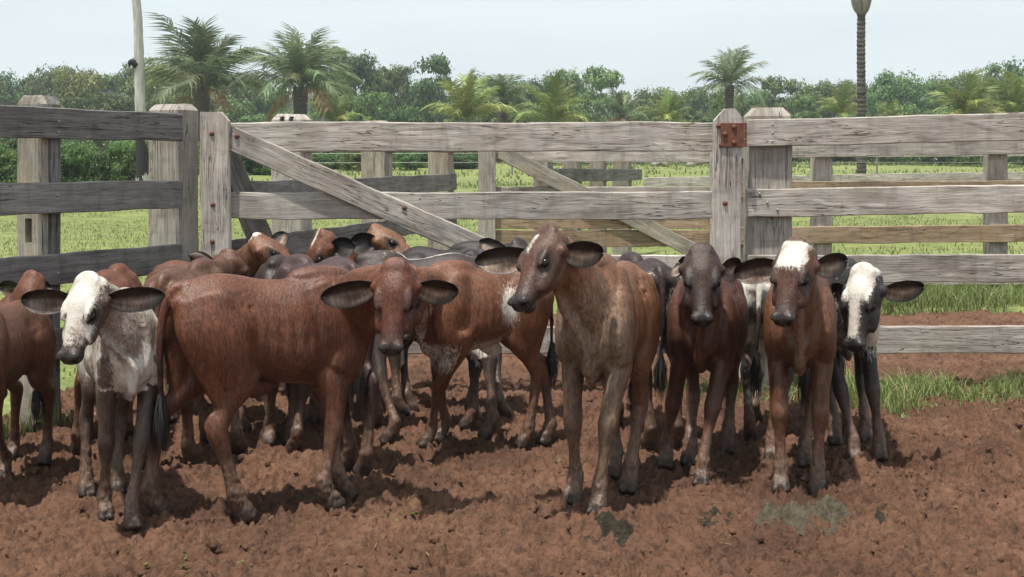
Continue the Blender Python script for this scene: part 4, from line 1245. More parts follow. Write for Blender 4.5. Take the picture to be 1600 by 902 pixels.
def tube_mesh(name, pts, rad, k=10, m=4, rough=0.0, seed=0):
    C, Rr = catmull(pts, m), catmull(np.array(rad)[:, None], m)[:, 0]
    T = np.gradient(C, axis=0); V = []
    for c, r, t in zip(C, Rr, T):
        t = nv(t); b = nv(np.cross(t, [0.3, 1, 0.1])); f = np.cross(t, b)
        a = np.linspace(0, 2 * math.pi, k, endpoint=False)
        V.append(c + r * (np.outer(np.cos(a), f) + np.outer(np.sin(a), b)))
    V = np.vstack(V)
    if rough: V = V + (np.stack([fbm(V, 4.0 / max(rad), seed + i, 2) for i in range(3)], 1) - .5) * rough
    n = len(C); F = [(i * k + j, i * k + (j + 1) % k, (i + 1) * k + (j + 1) % k, (i + 1) * k + j) for i in range(n - 1) for j in range(k)]
    F += [tuple(range(k))[::-1], tuple(range((n - 1) * k, n * k))]
    return mesh_np(name, V, F, True)

def crown_mesh(seed, lobes, n, flat=0.75, size=0.06, open_=0.0):
    """leaf clumps spread through a crown of radius ~1 standing on z 0..~1.6"""
    rn = np.random.default_rng(seed)
    L = []
    for i in range(lobes):
        a, rr = rn.uniform(0, 6.283), rn.uniform(0, 1) ** 0.6 * 0.74
        z = rn.uniform(0.15, 1.25) if rn.random() > 0.25 else rn.uniform(0.9, 1.35)
        rr *= (1.15 - 0.45 * abs(z - 0.6))
        L.append((math.cos(a) * rr, math.sin(a) * rr, z, rn.uniform(0.16, 0.34)))
    L = np.array(L)
    k = rn.integers(0, lobes, n); u = rn.normal(size=(n, 3)); u /= np.linalg.norm(u, axis=1)[:, None]
    r = L[k, 3] * (rn.random(n) ** 0.35) * rn.uniform(0.85, 1.18, n)
    C = L[k, :3] + u * r[:, None] * np.array([1.15, 1.15, flat])
    C = C + (np.stack([fbm(C, 3.2, seed + 20 + i, 3) for i in range(3)], 1) - .5) * 0.22
    keep = fbm(C, 6.5, seed, 2) > 0.36 + open_
    C, u = C[keep], u[keep]; n = len(C)
    s = size * rn.uniform(0.5, 1.25, n)
    nrm = u + rn.normal(size=(n, 3)) * 0.42 + np.array([0, 0, 0.25]); nrm /= np.linalg.norm(nrm, axis=1)[:, None]
    a = np.cross(nrm, rn.normal(size=(n, 3))); a /= np.linalg.norm(a, axis=1)[:, None]; b = np.cross(nrm, a)
    V = np.empty((n, 4, 3))
    V[:, 0] = C - a * s[:, None]; V[:, 1] = C + b * s[:, None] * 0.6; V[:, 2] = C + a * s[:, None]; V[:, 3] = C - b * s[:, None] * 0.6
    V[:, 2] += nrm * s[:, None] * -0.25
    F = np.arange(n * 4).reshape(n, 4)
    me = mesh_np('crown', V.reshape(-1, 3), F)
    t = np.clip(rn.normal(0.45, 0.25, n) + (vnoise(C, 3.0, seed + 9) - .5) * 0.8, 0, 1)
    at = me.attributes.new('leaf', 'FLOAT', 'POINT'); at.data.foreach_set('value', np.repeat(t, 4).astype(np.float32))
    # limbs towards the lobes
    lv, lf, o = [], [], 0
    return me, L

def trunk_mesh(seed, L):
    rn = random.Random(seed); bm_v, bm_f, o = [], [], 0
    def add(pts, rad):
        nonlocal o
        m_ = tube_mesh('t', pts, rad, 6, 3); v = [x.co[:] for x in m_.vertices]; f = [[i + o for i in p.vertices] for p in m_.polygons]
        bm_v.extend(v); bm_f.extend(f); o += len(v); bpy.data.meshes.remove(m_)
    add([(0, 0, -2.2), (0.02, 0.01, -0.9), (0, 0, 0.1), (0.03, 0, 0.6), (0.02, 0.03, 0.95)], [0.075, 0.06, 0.05, 0.035, 0.015])
    for l in L[:9]:
        z0 = rn.uniform(-0.15, 0.45)
        add([(0.01, 0, z0), (l[0] * .5, l[1] * .5, z0 * .5 + l[2] * .5 + .04), tuple(l[:3])], [0.03, 0.02, 0.008])
    return mesh_np('trunk', np.array(bm_v), bm_f, True)

VAR = []
for i, (lb, n, fl, sz, op) in enumerate(((60, 16000, 0.75, 0.042, -0.03), (44, 13000, 0.6, 0.042, 0.02), (75, 18000, 0.8, 0.040, -0.03), (30, 9000, 0.5, 0.042, 0.03), (52, 16000, 0.85, 0.042, 0.0))):
    me, L = crown_mesh(100 + i, lb, n, fl, sz, op); VAR.append((me, trunk_mesh(200 + i, L), me.copy()))
for a, t, l in VAR:
    a.materials.append(MATS['leaf']); t.materials.append(MATS['bark']); l.materials.append(MATS['leaf_lime'])

_ti = [0]
ROWS = {}
MARKS = ((50, 'the post at the left edge'), (215, 'the white dead trunk'), (316, 'the big dark palm'), (470, 'the big drooping palm'), (730, 'the pale palm with brown fronds'),
         (866, 'the bright bushy palm'), (1140, 'the slender palm'), (1346, 'the tall bare palm trunk'), (1512, 'the bushy palm near the right edge'))
ORD = ('first', 'second', 'third', 'fourth', 'fifth', 'sixth', 'seventh', 'eighth', 'ninth')
def name_rows():
    for lab, row in ROWS.items():
        by = {}
        for px, o in row:
            m_, nm = min(MARKS, key=lambda q: abs(q[0] - px))
            by.setdefault((nm, px >= m_), []).append((abs(px - m_), o))
        for (nm, right), l_ in by.items():
            for k, (d, o) in enumerate(sorted(l_, key=lambda q: q[0])):
                o['label'] = '%s %s to the %s of %s' % (ORD[k], lab, 'right' if right else 'left', nm)
def tree(px, top, Y, wpx, label, var=None, lime=False, base=None, group='broadleaf trees at the edge of the forest', kind='forest_tree', cat='tree'):
    """a tree whose crown is wpx pixels wide with its top at row TOP"""
    _ti[0] += 1; rn = random.Random(_ti[0] * 13)
    v = VAR[_ti[0] % 5 if var is None else var]
    g = float(terrain(np.array([Y]))[0]); ztop = ZY(top, Y); rad = wpx / 2 / FPX * Y
    x = PX(px, Y); hc = ztop - g
    ch = min(hc * (0.92 if kind == 'forest_tree' else 0.99), rad * 2.3) if base is None else base     # crown height
    r = empty(kind, (x, Y, g)); tag(r, label, cat, group)
    if group: ROWS.setdefault(label, []).append((px, r))
    rz = rn.uniform(0, 6.28)
    z0 = hc - ch
    for nm, me, sc in (('crown', v[2] if lime else v[0], (rad, rad, ch / 1.5)), ('trunk', v[1], (rad, rad, ch / 1.5))):
        o = bpy.data.objects.new(nm, me); COL.objects.link(o); o.parent = r
        o.matrix_basis = Matrix.Translation((0, 0, z0)) @ Matrix.Rotation(rz, 4, 'Z') @ Matrix.Diagonal((*sc, 1))
    return r

# skyline trees: px, top row, distance, width in pixels
SKY = [(20, 112, 175, 90), (84, 100, 170, 84), (185, 110, 165, 80), (236, 94, 150, 84), (292, 96, 160, 90), (372, 112, 150, 76), (412, 118, 160, 70), (508, 68, 140, 78), (556, 84, 135, 70), (594, 106, 150, 56),
       (622, 100, 145, 56), (655, 122, 150, 60), (692, 80, 145, 84), (745, 118, 150, 66), (800, 128, 150, 70), (838, 122, 150, 64), (886, 107, 155, 72), (944, 99, 145, 92), (1012, 140, 165, 70), (1064, 134, 165, 74),
       (1104, 136, 170, 64), (1180, 138, 165, 60), (1220, 115, 150, 74), (1268, 128, 155, 66), (1306, 124, 155, 60), (1342, 128, 160, 56), (1400, 109, 145, 84), (1444, 124, 150, 62), (1484, 118, 155, 64), (1534, 108, 150, 66), (1584, 94, 145, 84), (1630, 100, 150, 80), (-40, 108, 160, 90)]
for i, (px, tp, Y, w) in enumerate(SKY):
    tree(px, tp, Y, w * 1.3, 'tall skyline tree')
tree(122, 104, 150, 96, 'yellow green tree lighter than the forest round it', 0, True, group=None)
# middle row
rn = random.Random(5)
for i in range(30):
    px = -40 + i * 57 + rn.uniform(-16, 16)
    tree(px, rn.uniform(138, 176), rn.uniform(112, 128), rn.uniform(72, 108), 'mid height forest tree')
# low bushes at the forest edge
for i in range(44):
    px = -40 + i * 39 + rn.uniform(-12, 12)
    tree(px, rn.uniform(192, 226), rn.uniform(90, 104), rn.uniform(52, 92), 'leafy forest edge bush', group='bushes along the forest edge', kind='bush', cat='bush')
for i in range(34):
    px = -30 + i * (20 if i < 24 else 42) + rn.uniform(-10, 10) + (i >= 24) * -528
    px = -30 + i * 20 + rn.uniform(-8, 8) if i < 24 else 455 + (i - 24) * 30 + rn.uniform(-8, 8)
    tree(px, rn.uniform(214, 240) if i < 24 else rn.uniform(226, 242), (rn.uniform(38, 43) if i < 16 else rn.uniform(50, 55)) if i < 24 else rn.uniform(62, 70), rn.uniform(46, 82), 'pale near bush', group='bushes along the forest edge', kind='bush', cat='bush')
# far forest ridge
for i in range(24):
    px = -60 + i * 74 + rn.uniform(-20, 20)
    tree(px, rn.uniform(112, 142) if px < 220 else rn.uniform(140, 158), rn.uniform(300, 380), rn.uniform(90, 130), 'distant hazy tree', group='distant trees of the far ridge')

name_rows()
# ---- palms
def frond_mesh(seed, droop, n=46, twist=0.0):
    """one feather leaf of length 1 along +X, arching; leaflets hang on both sides"""
    rn = np.random.default_rng(seed)
    s = np.linspace(0, 1, 18); an = 0.0 - droop * s ** 1.6
    dx, dz = np.cos(an), np.sin(an)
    X, Z = np.concatenate([[0], np.cumsum((dx[1:] + dx[:-1]) / 2 / 17)]), np.concatenate([[0], np.cumsum((dz[1:] + dz[:-1]) / 2 / 17)])
    V, F, lf = [], [], []
    w = 0.012
    for i in range(18):
        r_ = w * (1 - s[i] * 0.85); V += [(X[i], -r_, Z[i]), (X[i], r_, Z[i]), (X[i], 0, Z[i] - r_ * 1.2)]; lf += [0.9] * 3
    for i in range(17):
        a = i * 3
        F += [(a, a + 1, a + 4, a + 3), (a + 1, a + 2, a + 5, a + 4), (a + 2, a, a + 3, a + 5)]
    for k in range(n):
        for sd in (1, -1):
            t = 0.14 + 0.86 * (k + rn.uniform(0, 0.8)) / n
            x, z = np.interp(t, s, X), np.interp(t, s, Z); aa = np.interp(t, s, an)
            L = 0.29 * (0.35 + 0.65 * math.sin(min(1, (t - 0.05) * 1.02) * math.pi * 0.9) ** 0.6) * rn.uniform(0.6, 1.2)
            fwd = 0.55 + 0.35 * t; up = rn.uniform(-0.45, 0.55) - 0.2
            d = np.array([fwd * math.cos(aa), sd * 0.85, fwd * math.sin(aa) + up]); d /= np.linalg.norm(d)
            p0 = np.array([x, 0, z]); p1 = p0 + d * L * 0.55; p2 = p0 + d * L + np.array([0, 0, -0.5 * L])
            ww = 0.0105; wd = np.array([math.cos(aa), 0, math.sin(aa)]) * ww
            o = len(V); V += [tuple(p0 - wd), tuple(p0 + wd), tuple(p1 + wd), tuple(p1 - wd), tuple(p2)]
            tone = rn.uniform(0.1, 0.8); lf += [tone] * 5
            F += [(o, o + 1, o + 2, o + 3), (o + 3, o + 2, o + 4)]
    me = mesh_np('frond', np.array(V), F)
    at = me.attributes.new('leaf', 'FLOAT', 'POINT'); at.data.foreach_set('value', np.array(lf, dtype=np.float32))
    dr = me.attributes.new('dry', 'FLOAT', 'POINT'); dr.data.foreach_set('value', np.zeros(len(V), dtype=np.float32))
    return me
FR = [frond_mesh(300 + i, d) for i, d in enumerate((0.45, 0.8, 1.15, 1.5))]
FRL = [m.copy() for m in FR]
for m_ in FR: m_.materials.append(MATS['palm'])
for m_ in FRL: m_.materials.append(MATS['palm_light'])
FRD = FR[2].copy(); FRD.materials.clear(); FRD.materials.append(MATS['palm_light'])
FRD.attributes['dry'].data.foreach_set('value', np.full(len(FRD.vertices), 0.85, dtype=np.float32))

def palm(px, cy, Y, Lpx, nfr, label, light=False, tr=0.22, upright=0.6, dry=0, seed=1, group='palms standing before the forest', base=None):
    """crown heart at row CY; fronds Lpx pixels long; tr = trunk radius (0: stemless)"""
    rn = random.Random(seed * 7 + 1); g = float(terrain(np.array([Y]))[0]); zc = ZY(cy, Y); x = PX(px, Y); L = Lpx / FPX * Y
    r = empty('palm_tree', (x, Y, g)); tag(r, label, 'palm', group)
    if tr:
        h = zc - g
        me = tube_mesh('trunk', [(0, 0, -0.3), (0.03, 0, h * .3), (-0.02, 0.02, h * .7), (0, 0, h + 0.15)], [tr * 1.25, tr, tr * 0.95, tr * 1.1], 12, 6, 0.06, seed)
        o = link('trunk', me, MATS['palm_bark'], r, Matrix.Translation((x, Y, g)))
    S = FRL if light else FR
    for i in range(nfr):
        u = (i + 0.5) / nfr; az = i * 2.399 + rn.uniform(-.3, .3)
        el = R(86 - (1 - upright) * 60 * u - 55 * u ** 1.3) + rn.uniform(-0.2, 0.2)
        k = min(3, int(u * 3.2 + rn.uniform(0, 0.9)))
        me = FRD if (dry and i >= nfr - dry) else S[k]
        if dry and i >= nfr - dry: el = R(rn.uniform(-35, 5))
        ln = L * rn.uniform(0.72, 1.15) * (0.9 if u < 0.12 else 1.0)
        o = bpy.data.objects.new('frond', me); COL.objects.link(o); o.parent = r
        M = Matrix.Translation((0, 0, zc - g)) @ Matrix.Rotation(az, 4, 'Z') @ Matrix.Rotation(-el, 4, 'Y') @ Matrix.Rotation(rn.uniform(-.5, .5), 4, 'X') @ Matrix.Diagonal((ln, ln, ln, 1))
        o.matrix_basis = M
    return r
palm(316, 142, 76, 112, 32, 'big dark palm rising above the fence beside the white dead trunk', tr=0.45, upright=0.86, dry=2, seed=1)
palm(470, 140, 76, 96, 32, 'big dark palm with drooping fronds above the first gate', tr=0.42, upright=0.72, dry=2, seed=2)
palm(1140, 137, 82, 58, 20, 'slender palm with an open crown left of the gate post', tr=0.28, upright=0.5, seed=3)
palm(786, 160, 86, 56, 20, 'dark palm with a short trunk right of a paler palm', tr=0.32, upright=0.75, seed=4)
palm(730, 190, 80, 76, 22, 'pale green palm with brown lower fronds over the middle of the gate', True, 0, 0.82, 3, 5)
palm(866, 192, 72, 70, 20, 'bright green bushy palm over the right half of the gate', True, 0, 0.7, 1, 6)
palm(972, 182, 98, 44, 18, 'small greyish palm between two paler palms', False, 0.2, 0.7, 3, 7)
palm(1044, 190, 86, 50, 18, 'pale palm just left of the slender palm', True, 0, 0.78, 1, 8)
palm(1314, 180, 84, 48, 18, 'yellowish small palm beside the tall bare palm trunk', True, 0, 0.7, 2, 9)
palm(1512, 184, 76, 72, 24, 'bright green bushy palm near the right edge of the view', True, 0, 0.75, 2, 10)
palm(1588, 182, 78, 70, 22, 'pale palm cut by the right edge of the view', True, 0, 0.8, 1, 11)
palm(1392, 184, 90, 28, 12, 'tiny pale palm right of the tall bare trunk', True, 0, 0.7, 0, 12)
palm(524, 190, 74, 46, 12, 'young yellow green palm at the foot of the big drooping palm', True, 0, 0.75, 1, 13)
palm(1204, 190, 100, 38, 14, 'small dark palm behind the top of the gate post', False, 0.15, 0.6, 0, 14)

# tall palm whose crown is above the view
Yp = 62.0; gz = float(terrain(np.array([Yp]))[0]); zt = ZY(14, Yp); xp = PX(1346, Yp)
tp_ = empty('palm_tree', (xp, Yp, gz)); tag(tp_, 'tall bare palm trunk cut by the top of the view', 'palm')
def ring_trunk():
    zs = np.arange(-0.4, zt - gz, 0.045); k = 18; V = []
    for i, z in enumerate(zs):
        r_ = 0.215 - 0.02 * z / (zt - gz) + 0.014 * (math.sin(i * 1.35) + 0.5 * math.sin(i * 0.6 + 1)) + 0.02 * (1 - min(1, max(0, z) / 2))
        a = np.linspace(0, 2 * math.pi, k, endpoint=False)
        V.append(np.stack([np.cos(a) * r_ + 0.02 * math.sin(z * .8), np.sin(a) * r_, np.full(k, z)], 1))
    V = np.vstack(V); n = len(zs)
    F = [(i * k + j, i * k + (j + 1) % k, (i + 1) * k + (j + 1) % k, (i + 1) * k + j) for i in range(n - 1) for j in range(k)]
    return mesh_np('trunk', V, F, True)
link('trunk', ring_trunk(), MATS['palm_bark'], tp_, Matrix.Translation((xp, Yp, gz)))
for i in range(9):
    a = i * 0.7; me = tube_mesh('leaf_base', [(0.10 * math.cos(a), 0.10 * math.sin(a), -0.25), (0.27 * math.cos(a), 0.27 * math.sin(a), 0.1), (0.42 * math.cos(a), 0.42 * math.sin(a), 0.75), (0.55 * math.cos(a), 0.55 * math.sin(a), 1.25)], [0.10, 0.15, 0.13, 0.06], 8, 3, 0.05, i)
    link('leaf_base', me, MATS['bark'], tp_, Matrix.Translation((xp, Yp, zt)))
# white dead trunk
Yd = 37.0; gd = float(terrain(np.array([Yd]))[0]); xd = PX(222, Yd); hd_ = ZY(-20, Yd) - gd
dt = empty('dead_tree', (xd, Yd, gd)); tag(dt, 'white bare dead trunk with a charred foot, cut by the top of the view', 'tree')
c_ = [(0, 0, -0.3), (0.0, 0, 1.0), (-0.05, 0, 2.2), (-0.09, 0.02, 4.0), (-0.12, 0, hd_ * .85), (-0.22, 0, hd_)]
def mat_dead():
    m = Mat('bleached_trunk'); p = m.obj()
    c = m.ramp(m.noise(p, 1.0, 5, 0.6, 0.3, (9, 9, 1.2)), [(0.3, (0.20, 0.19, 0.18)), (0.6, (0.46, 0.445, 0.425))])
    z = m.new('SeparateXYZ'); m.l.new(p, z.inputs[0])
    f = m.math('ADD', m.math('MULTIPLY', m.noise(p, 1.0, 4, 0.6, 0, (7, 7, 2.5)), 2.6), m.math('MULTIPLY', m.math('ABSOLUTE', m.math('SUBTRACT', z.outputs['Z'], 1.25)), -1.0))
    k = m.ramp(f, [(0.55, (0, 0, 0)), (0.68, (1, 1, 1))])
    m.set('Base Color', m.mix(k, c, (0.015, 0.014, 0.014, 1))); m.set('Roughness', 0.85)
    m.set('Normal', m.bump(m.noise(p, 1.0, 4, 0.6, 0.2, (14, 14, 2)), 0.03, 0.6)); return m.m
link('trunk', tube_mesh('trunk', c_, [0.21, 0.175, 0.15, 0.14, 0.125, 0.12], 16, 10, 0.03, 3), mat_dead(), dt, Matrix.Translation((xd, Yd, gd)))
sn_ = P(207, 99, Yd)
link('branch_stub', tube_mesh('branch_stub', [(0.1, 0, -0.12), (0.0, -0.05, 0.0), (-0.12, -0.08, 0.02), (-0.16, -0.08, -0.12)], [0.12, 0.11, 0.07, 0.02], 8, 3, 0.05, 9), MATS['char'], dt, Matrix.Translation(sn_ + Vector((0.08, 0, 0))))

# pasture furniture: wire fence, feeder, logs
wf = empty('wire_fence', (10, 55, 0.7)); tag(wf, 'thin wire fence on small stakes far out in the pasture', 'fence')
for px in range(40, 1600, 190):
    Y = 56; g = float(terrain(np.array([Y]))[0])
    link('stake', tube_mesh('stake', [(0, 0, -0.2), (0.01, 0, 0.5), (0, 0, 1.15 + (px % 5) * 0.06)], [0.045, 0.04, 0.035], 7, 2, 0.01, px), MATS['bark'], wf, Matrix.Translation((PX(px, Y), Y, g)))
for z in (0.55, 0.95):
    link('wire', tube_mesh('wire', [(PX(-100, 56), 56, z + .8), (PX(400, 56), 56.05, z + .76), (PX(900, 56), 56, z + .79), (PX(1700, 56), 56.05, z + .78)], [0.009] * 4, 5, 8), MATS['zinc'], wf)
Yf = 66.0; gf_ = float(terrain(np.array([Yf]))[0])
fd = empty('salt_feeder', (PX(418, Yf), Yf, gf_)); tag(fd, 'small dark roofed feeder out on the pasture, seen under the gate brace', 'feeder')
bm = bmesh.new()
for q in ((-0.6, -0.35, 0.95), (0.6, -0.35, 0.95), (0.6, 0.35, 0.95), (-0.6, 0.35, 0.95), (-0.45, 0, 1.2), (0.45, 0, 1.2)): bm.verts.new(q)
bm.verts.ensure_lookup_table()
for f in ((0, 1, 5, 4), (2, 3, 4, 5), (0, 4, 3), (1, 2, 5), (3, 2, 1, 0)): bm.faces.new([bm.verts[i] for i in f])
me = bpy.data.meshes.new('roof'); bm.to_mesh(me); bm.free()
link('roof', me, mat_plain('dark_green_sheet', (0.035, 0.05, 0.04), 0.6), fd, Matrix.Translation(fd.location))
bm = bmesh.new(); bmesh.ops.create_cone(bm, cap_ends=True, segments=4, radius1=0.42, radius2=0.62, depth=0.5); bmesh.ops.rotate(bm, cent=(0, 0, 0), matrix=Matrix.Rotation(R(45), 3, 'Z'), verts=bm.verts)
bmesh.ops.translate(bm, vec=(0, 0, 0.65), verts=bm.verts); me = bpy.data.meshes.new('trough'); bm.to_mesh(me); bm.free()
link('trough', me, MATS['char'], fd, Matrix.Translation(fd.location))
for sx in (-0.42, 0.42):
    link('leg', tube_mesh('leg', [(sx, 0, -0.1), (sx, 0, 0.5), (sx, 0, 1.0)], [0.05, 0.05, 0.05], 6, 2), MATS['bark'], fd, Matrix.Translation(fd.location))
for px, py, ln, an, lab in ((1032, 262, 0.9, 0.5, 'pale fallen log beside the stump in the pasture'), (1056, 258, 1.3, 1.1, 'pale leaning stump in the pasture, seen over the gate'), (1088, 260, 1.0, 0.3, 'pale fallen log nearest the gate post in the pasture')):
    Y = 72.0; g = float(terrain(np.array([Y]))[0])
    d = np.array([math.cos(an), 0.3, math.sin(an) * 0.8]) * ln
    o = link('fallen_log', tube_mesh('fallen_log', [(0, 0, 0), d * .5 + np.array([0, 0, .08]), d], [0.22, 0.19, 0.10], 9, 4, 0.10, int(px)), MATS['bark'], None, Matrix.Translation((PX(px, Y) - ln / 2, Y, g + 0.15)))
    tag(o, lab, 'log')

# ------------------------------------------------------------ haze
bm = bmesh.new(); bmesh.ops.create_cube(bm, size=1)
for v in bm.verts: v.co = Vector((v.co.x * 1300, v.co.y * 1300 , 0)) + Vector((0, 0, -4.0 if v.co.z < 0 else 45.0))
me = bpy.data.meshes.new('haze'); bm.to_mesh(me); bm.free()
hm = bpy.data.materials.new('air'); hm.use_nodes = True; hn = hm.node_tree.nodes; hn.remove(hn['Principled BSDF'])
pv = hn.new('ShaderNodeVolumePrincipled'); pv.inputs['Color'].default_value = (0.86, 0.93, 1.0, 1); pv.inputs['Density'].default_value = 0.0006; pv.inputs['Anisotropy'].default_value = 0.2
hm.node_tree.links.new(pv.outputs[0], hn['Material Output'].inputs['Volume'])
tag(link('haze', me, hm), kind='stuff')
# ------------------------------------------------------------ the herd
def blaze(w, t0, t1, x0=0.0, taper=0.05):
    """white stripe down the forehead"""
    def f(pid, t, r, hc, n1, n2):
        return (pid == HEAD) * (hc[:, 2] > -0.05) * sstep(w + 0.018, w - 0.018, np.abs(hc[:, 1] - x0) + (n2 - 0.5) * 0.03 + taper * np.clip(hc[:, 0] - 0.2, 0, 1)) * sstep(t0 - 0.05, t0 + 0.02, hc[:, 0]) * sstep(t1 + 0.10, t1 - 0.10, hc[:, 0])
    return f

def flecks(x0, x1, z0, z1, amount, seed):
    """white hair flecks over part of the trunk (resting place x0..x1, z0..z1)"""
    def f(pid, t, r, hc, n1, n2):
        q = vnoise(r, (45, 45, 16), seed); big = fbm(r, 9, seed + 3, 2)
        box = sstep(x0, x0 + 0.06, r[:, 0]) * sstep(x1, x1 - 0.06, r[:, 0]) * sstep(z0, z0 + 0.05, r[:, 2]) * sstep(z1, z1 - 0.05, r[:, 2])
        return np.isin(pid, (TRUNK, HLEG, NECK)) * box * 0.62 * sstep(0.62 - amount, 0.80 - amount, big)
    return f

def both(*fs): return lambda *a: np.maximum.reduce([f(*a) * 1.0 for f in fs])

def c3(pid, t, r, hc):      # white face, grizzled body, brown legs
    n1, n2 = fbm(r, 5, 3, 3), fbm(r, (24, 24, 60), 5, 3)
    grey, dark = np.array((0.20, 0.16, 0.135)), np.array((0.058, 0.038, 0.029))
    c = np.repeat(grey[None], len(r), 0) * (0.6 + 0.8 * n1[:, None])
    leg = np.isin(pid, (FLEG, HLEG))
    d = np.clip(leg * sstep(0.64, 0.46, r[:, 2] + (n1 - 0.5) * 0.35) + (pid == TRUNK) * 0.7 * sstep(0.54, 0.64, fbm(r, 7, 44, 3)) * sstep(0.85, 0.65, r[:, 2]) * sstep(0.06, 0.11, np.abs(r[:, 1])), 0, 1)
    c = c * (1 - d[:, None]) + dark * d[:, None]
    w = (0.22 + 0.62 * sstep(0.70, 0.36, n1)) * (1 - d)
    hd = (pid == HEAD)
    hw = sstep(0.105, 0.045, np.abs(hc[:, 1])) * sstep(-0.09, -0.02, hc[:, 2]) * (1 - 0.8 * sstep(0.72, 0.88, hc[:, 0])) * (1 - 0.5 * sstep(0.42, 0.65, fbm(r, 22, 8, 2)) * sstep(0.25, 0.7, hc[:, 0]))
    c = np.where(hd[:, None], np.array((0.085, 0.056, 0.044)), c)
    return c * (0.85 + 0.3 * n2[:, None]), np.where(hd, hw, w)

def c20(pid, t, r, hc):     # black with grizzled sides, white face
    n1, n2 = fbm(r, 6, 73, 3), fbm(r, (30, 30, 60), 75, 3)
    blk, gry = np.array((0.020, 0.016, 0.016)), np.array((0.15, 0.12, 0.105))
    w = sstep(0.40, 0.66, n1) * sstep(0.96, 0.74, r[:, 2]) * np.isin(pid, (TRUNK, NECK)) * 0.85 + np.isin(pid, (FLEG, HLEG)) * sstep(0.40, 0.52, r[:, 2]) * 0.42
    g = ((pid == DEWLAP) | ((pid == NECK) & (r[:, 2] < 0.85)))[:, None] * 0.85
    c = np.repeat(blk[None], len(r), 0) * (1 - g) + gry * (0.6 + 0.8 * n1[:, None]) * g
    w = np.where(g[:, 0] > 0, 0.28, w)
    w = np.maximum(w, (pid == TRUNK) * sstep(0.22, 0.34, r[:, 0]) * sstep(0.88, 0.74, r[:, 2]) * (0.25 + 0.45 * n1))
    hd = (pid == HEAD)
    a = sstep(0.092, 0.050, np.abs(hc[:, 1] + 0.006)) * sstep(0.55, 0.25, hc[:, 0])
    b = sstep(0.050, 0.010, np.abs(hc[:, 1] + 0.006)) * sstep(0.95, 0.8, hc[:, 0]) * 0.8
    k = sstep(-0.04, -0.09, hc[:, 2]) * 0.55
    hw = np.maximum(np.where(hc[:, 2] > -0.06, np.maximum(a, b), 0), k)
    c = np.where(hd[:, None], np.array((0.024, 0.019, 0.018)), c)
    return c * (0.85 + 0.3 * n2[:, None]), np.where(hd, hw, w)

def c15(pid, t, r, hc):     # red with a white patch on the flank and white belly
    n1, n2 = fbm(r, 6, 53, 3), fbm(r, (40, 40, 40), 55, 3)
    red = np.array((0.140, 0.055, 0.027))
    left = r[:, 1] > 0
    p = left * np.exp(-((r[:, 0] + 0.13) / 0.085) ** 2 - ((r[:, 2] - 0.74) / 0.12) ** 2) * 0.9 + (pid == TRUNK) * sstep(0.61, 0.52, r[:, 2]) * sstep(-0.36, -0.25, r[:, 0]) * 0.85
    p = p + (pid == FLEG) * sstep(0.36, 0.46, r[:, 2]) * sstep(0.62, 0.48, r[:, 2]) * (r[:, 0] > 0.27) * 0.55 + (pid == DEWLAP) * 0.5
    return red * (0.72 + 0.5 * n1[:, None]) * (0.85 + 0.3 * n2[:, None]), np.clip(p, 0, 1)

def c21(pid, t, r, hc):     # grizzled pale calf
    n1 = fbm(r, 8, 63, 3)
    return np.array((0.10, 0.07, 0.056)) * (0.7 + 0.6 * n1[:, None]), sstep(0.66, 0.36, n1)

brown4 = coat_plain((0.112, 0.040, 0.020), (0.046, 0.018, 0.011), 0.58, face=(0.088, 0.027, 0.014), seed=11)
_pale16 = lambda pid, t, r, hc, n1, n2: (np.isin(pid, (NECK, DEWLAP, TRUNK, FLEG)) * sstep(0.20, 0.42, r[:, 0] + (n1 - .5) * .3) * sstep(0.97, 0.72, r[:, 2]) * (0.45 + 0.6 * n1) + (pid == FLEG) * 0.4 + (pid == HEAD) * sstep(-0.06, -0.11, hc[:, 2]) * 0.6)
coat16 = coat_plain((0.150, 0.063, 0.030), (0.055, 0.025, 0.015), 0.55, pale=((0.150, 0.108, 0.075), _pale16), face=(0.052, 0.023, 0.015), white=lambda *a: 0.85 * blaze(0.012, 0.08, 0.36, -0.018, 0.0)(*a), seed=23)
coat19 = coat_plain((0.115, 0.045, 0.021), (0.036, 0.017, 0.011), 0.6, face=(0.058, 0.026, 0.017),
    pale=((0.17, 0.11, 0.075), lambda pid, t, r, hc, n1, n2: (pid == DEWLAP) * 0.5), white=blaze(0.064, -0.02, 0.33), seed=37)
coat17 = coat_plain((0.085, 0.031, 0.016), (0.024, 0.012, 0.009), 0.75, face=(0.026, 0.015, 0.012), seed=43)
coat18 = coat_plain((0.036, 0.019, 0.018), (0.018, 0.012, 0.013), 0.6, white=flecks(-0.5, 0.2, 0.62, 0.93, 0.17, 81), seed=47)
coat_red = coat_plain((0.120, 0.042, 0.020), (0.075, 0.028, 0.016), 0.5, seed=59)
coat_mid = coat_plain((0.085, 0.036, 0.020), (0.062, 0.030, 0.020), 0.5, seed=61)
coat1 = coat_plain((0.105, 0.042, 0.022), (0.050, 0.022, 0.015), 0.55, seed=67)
coat7 = coat_plain((0.110, 0.045, 0.023), (0.062, 0.028, 0.018), 0.4, face=(0.135, 0.056, 0.028), white=blaze(0.034, -0.1, 0.0, -0.03), seed=71)
coat9 = coat_plain((0.12, 0.046, 0.023), (0.050, 0.022, 0.015), 0.4, face=(0.115, 0.042, 0.021), white=lambda *a: 0.8 * blaze(0.010, -0.1, 0.3)(*a), seed=77)
coat10 = coat_plain((0.050, 0.024, 0.023), (0.022, 0.013, 0.014), 0.6, seed=79)
coat11 = coat_plain((0.140, 0.062, 0.031), (0.075, 0.034, 0.020), 0.4, face=(0.150, 0.070, 0.036), seed=83)
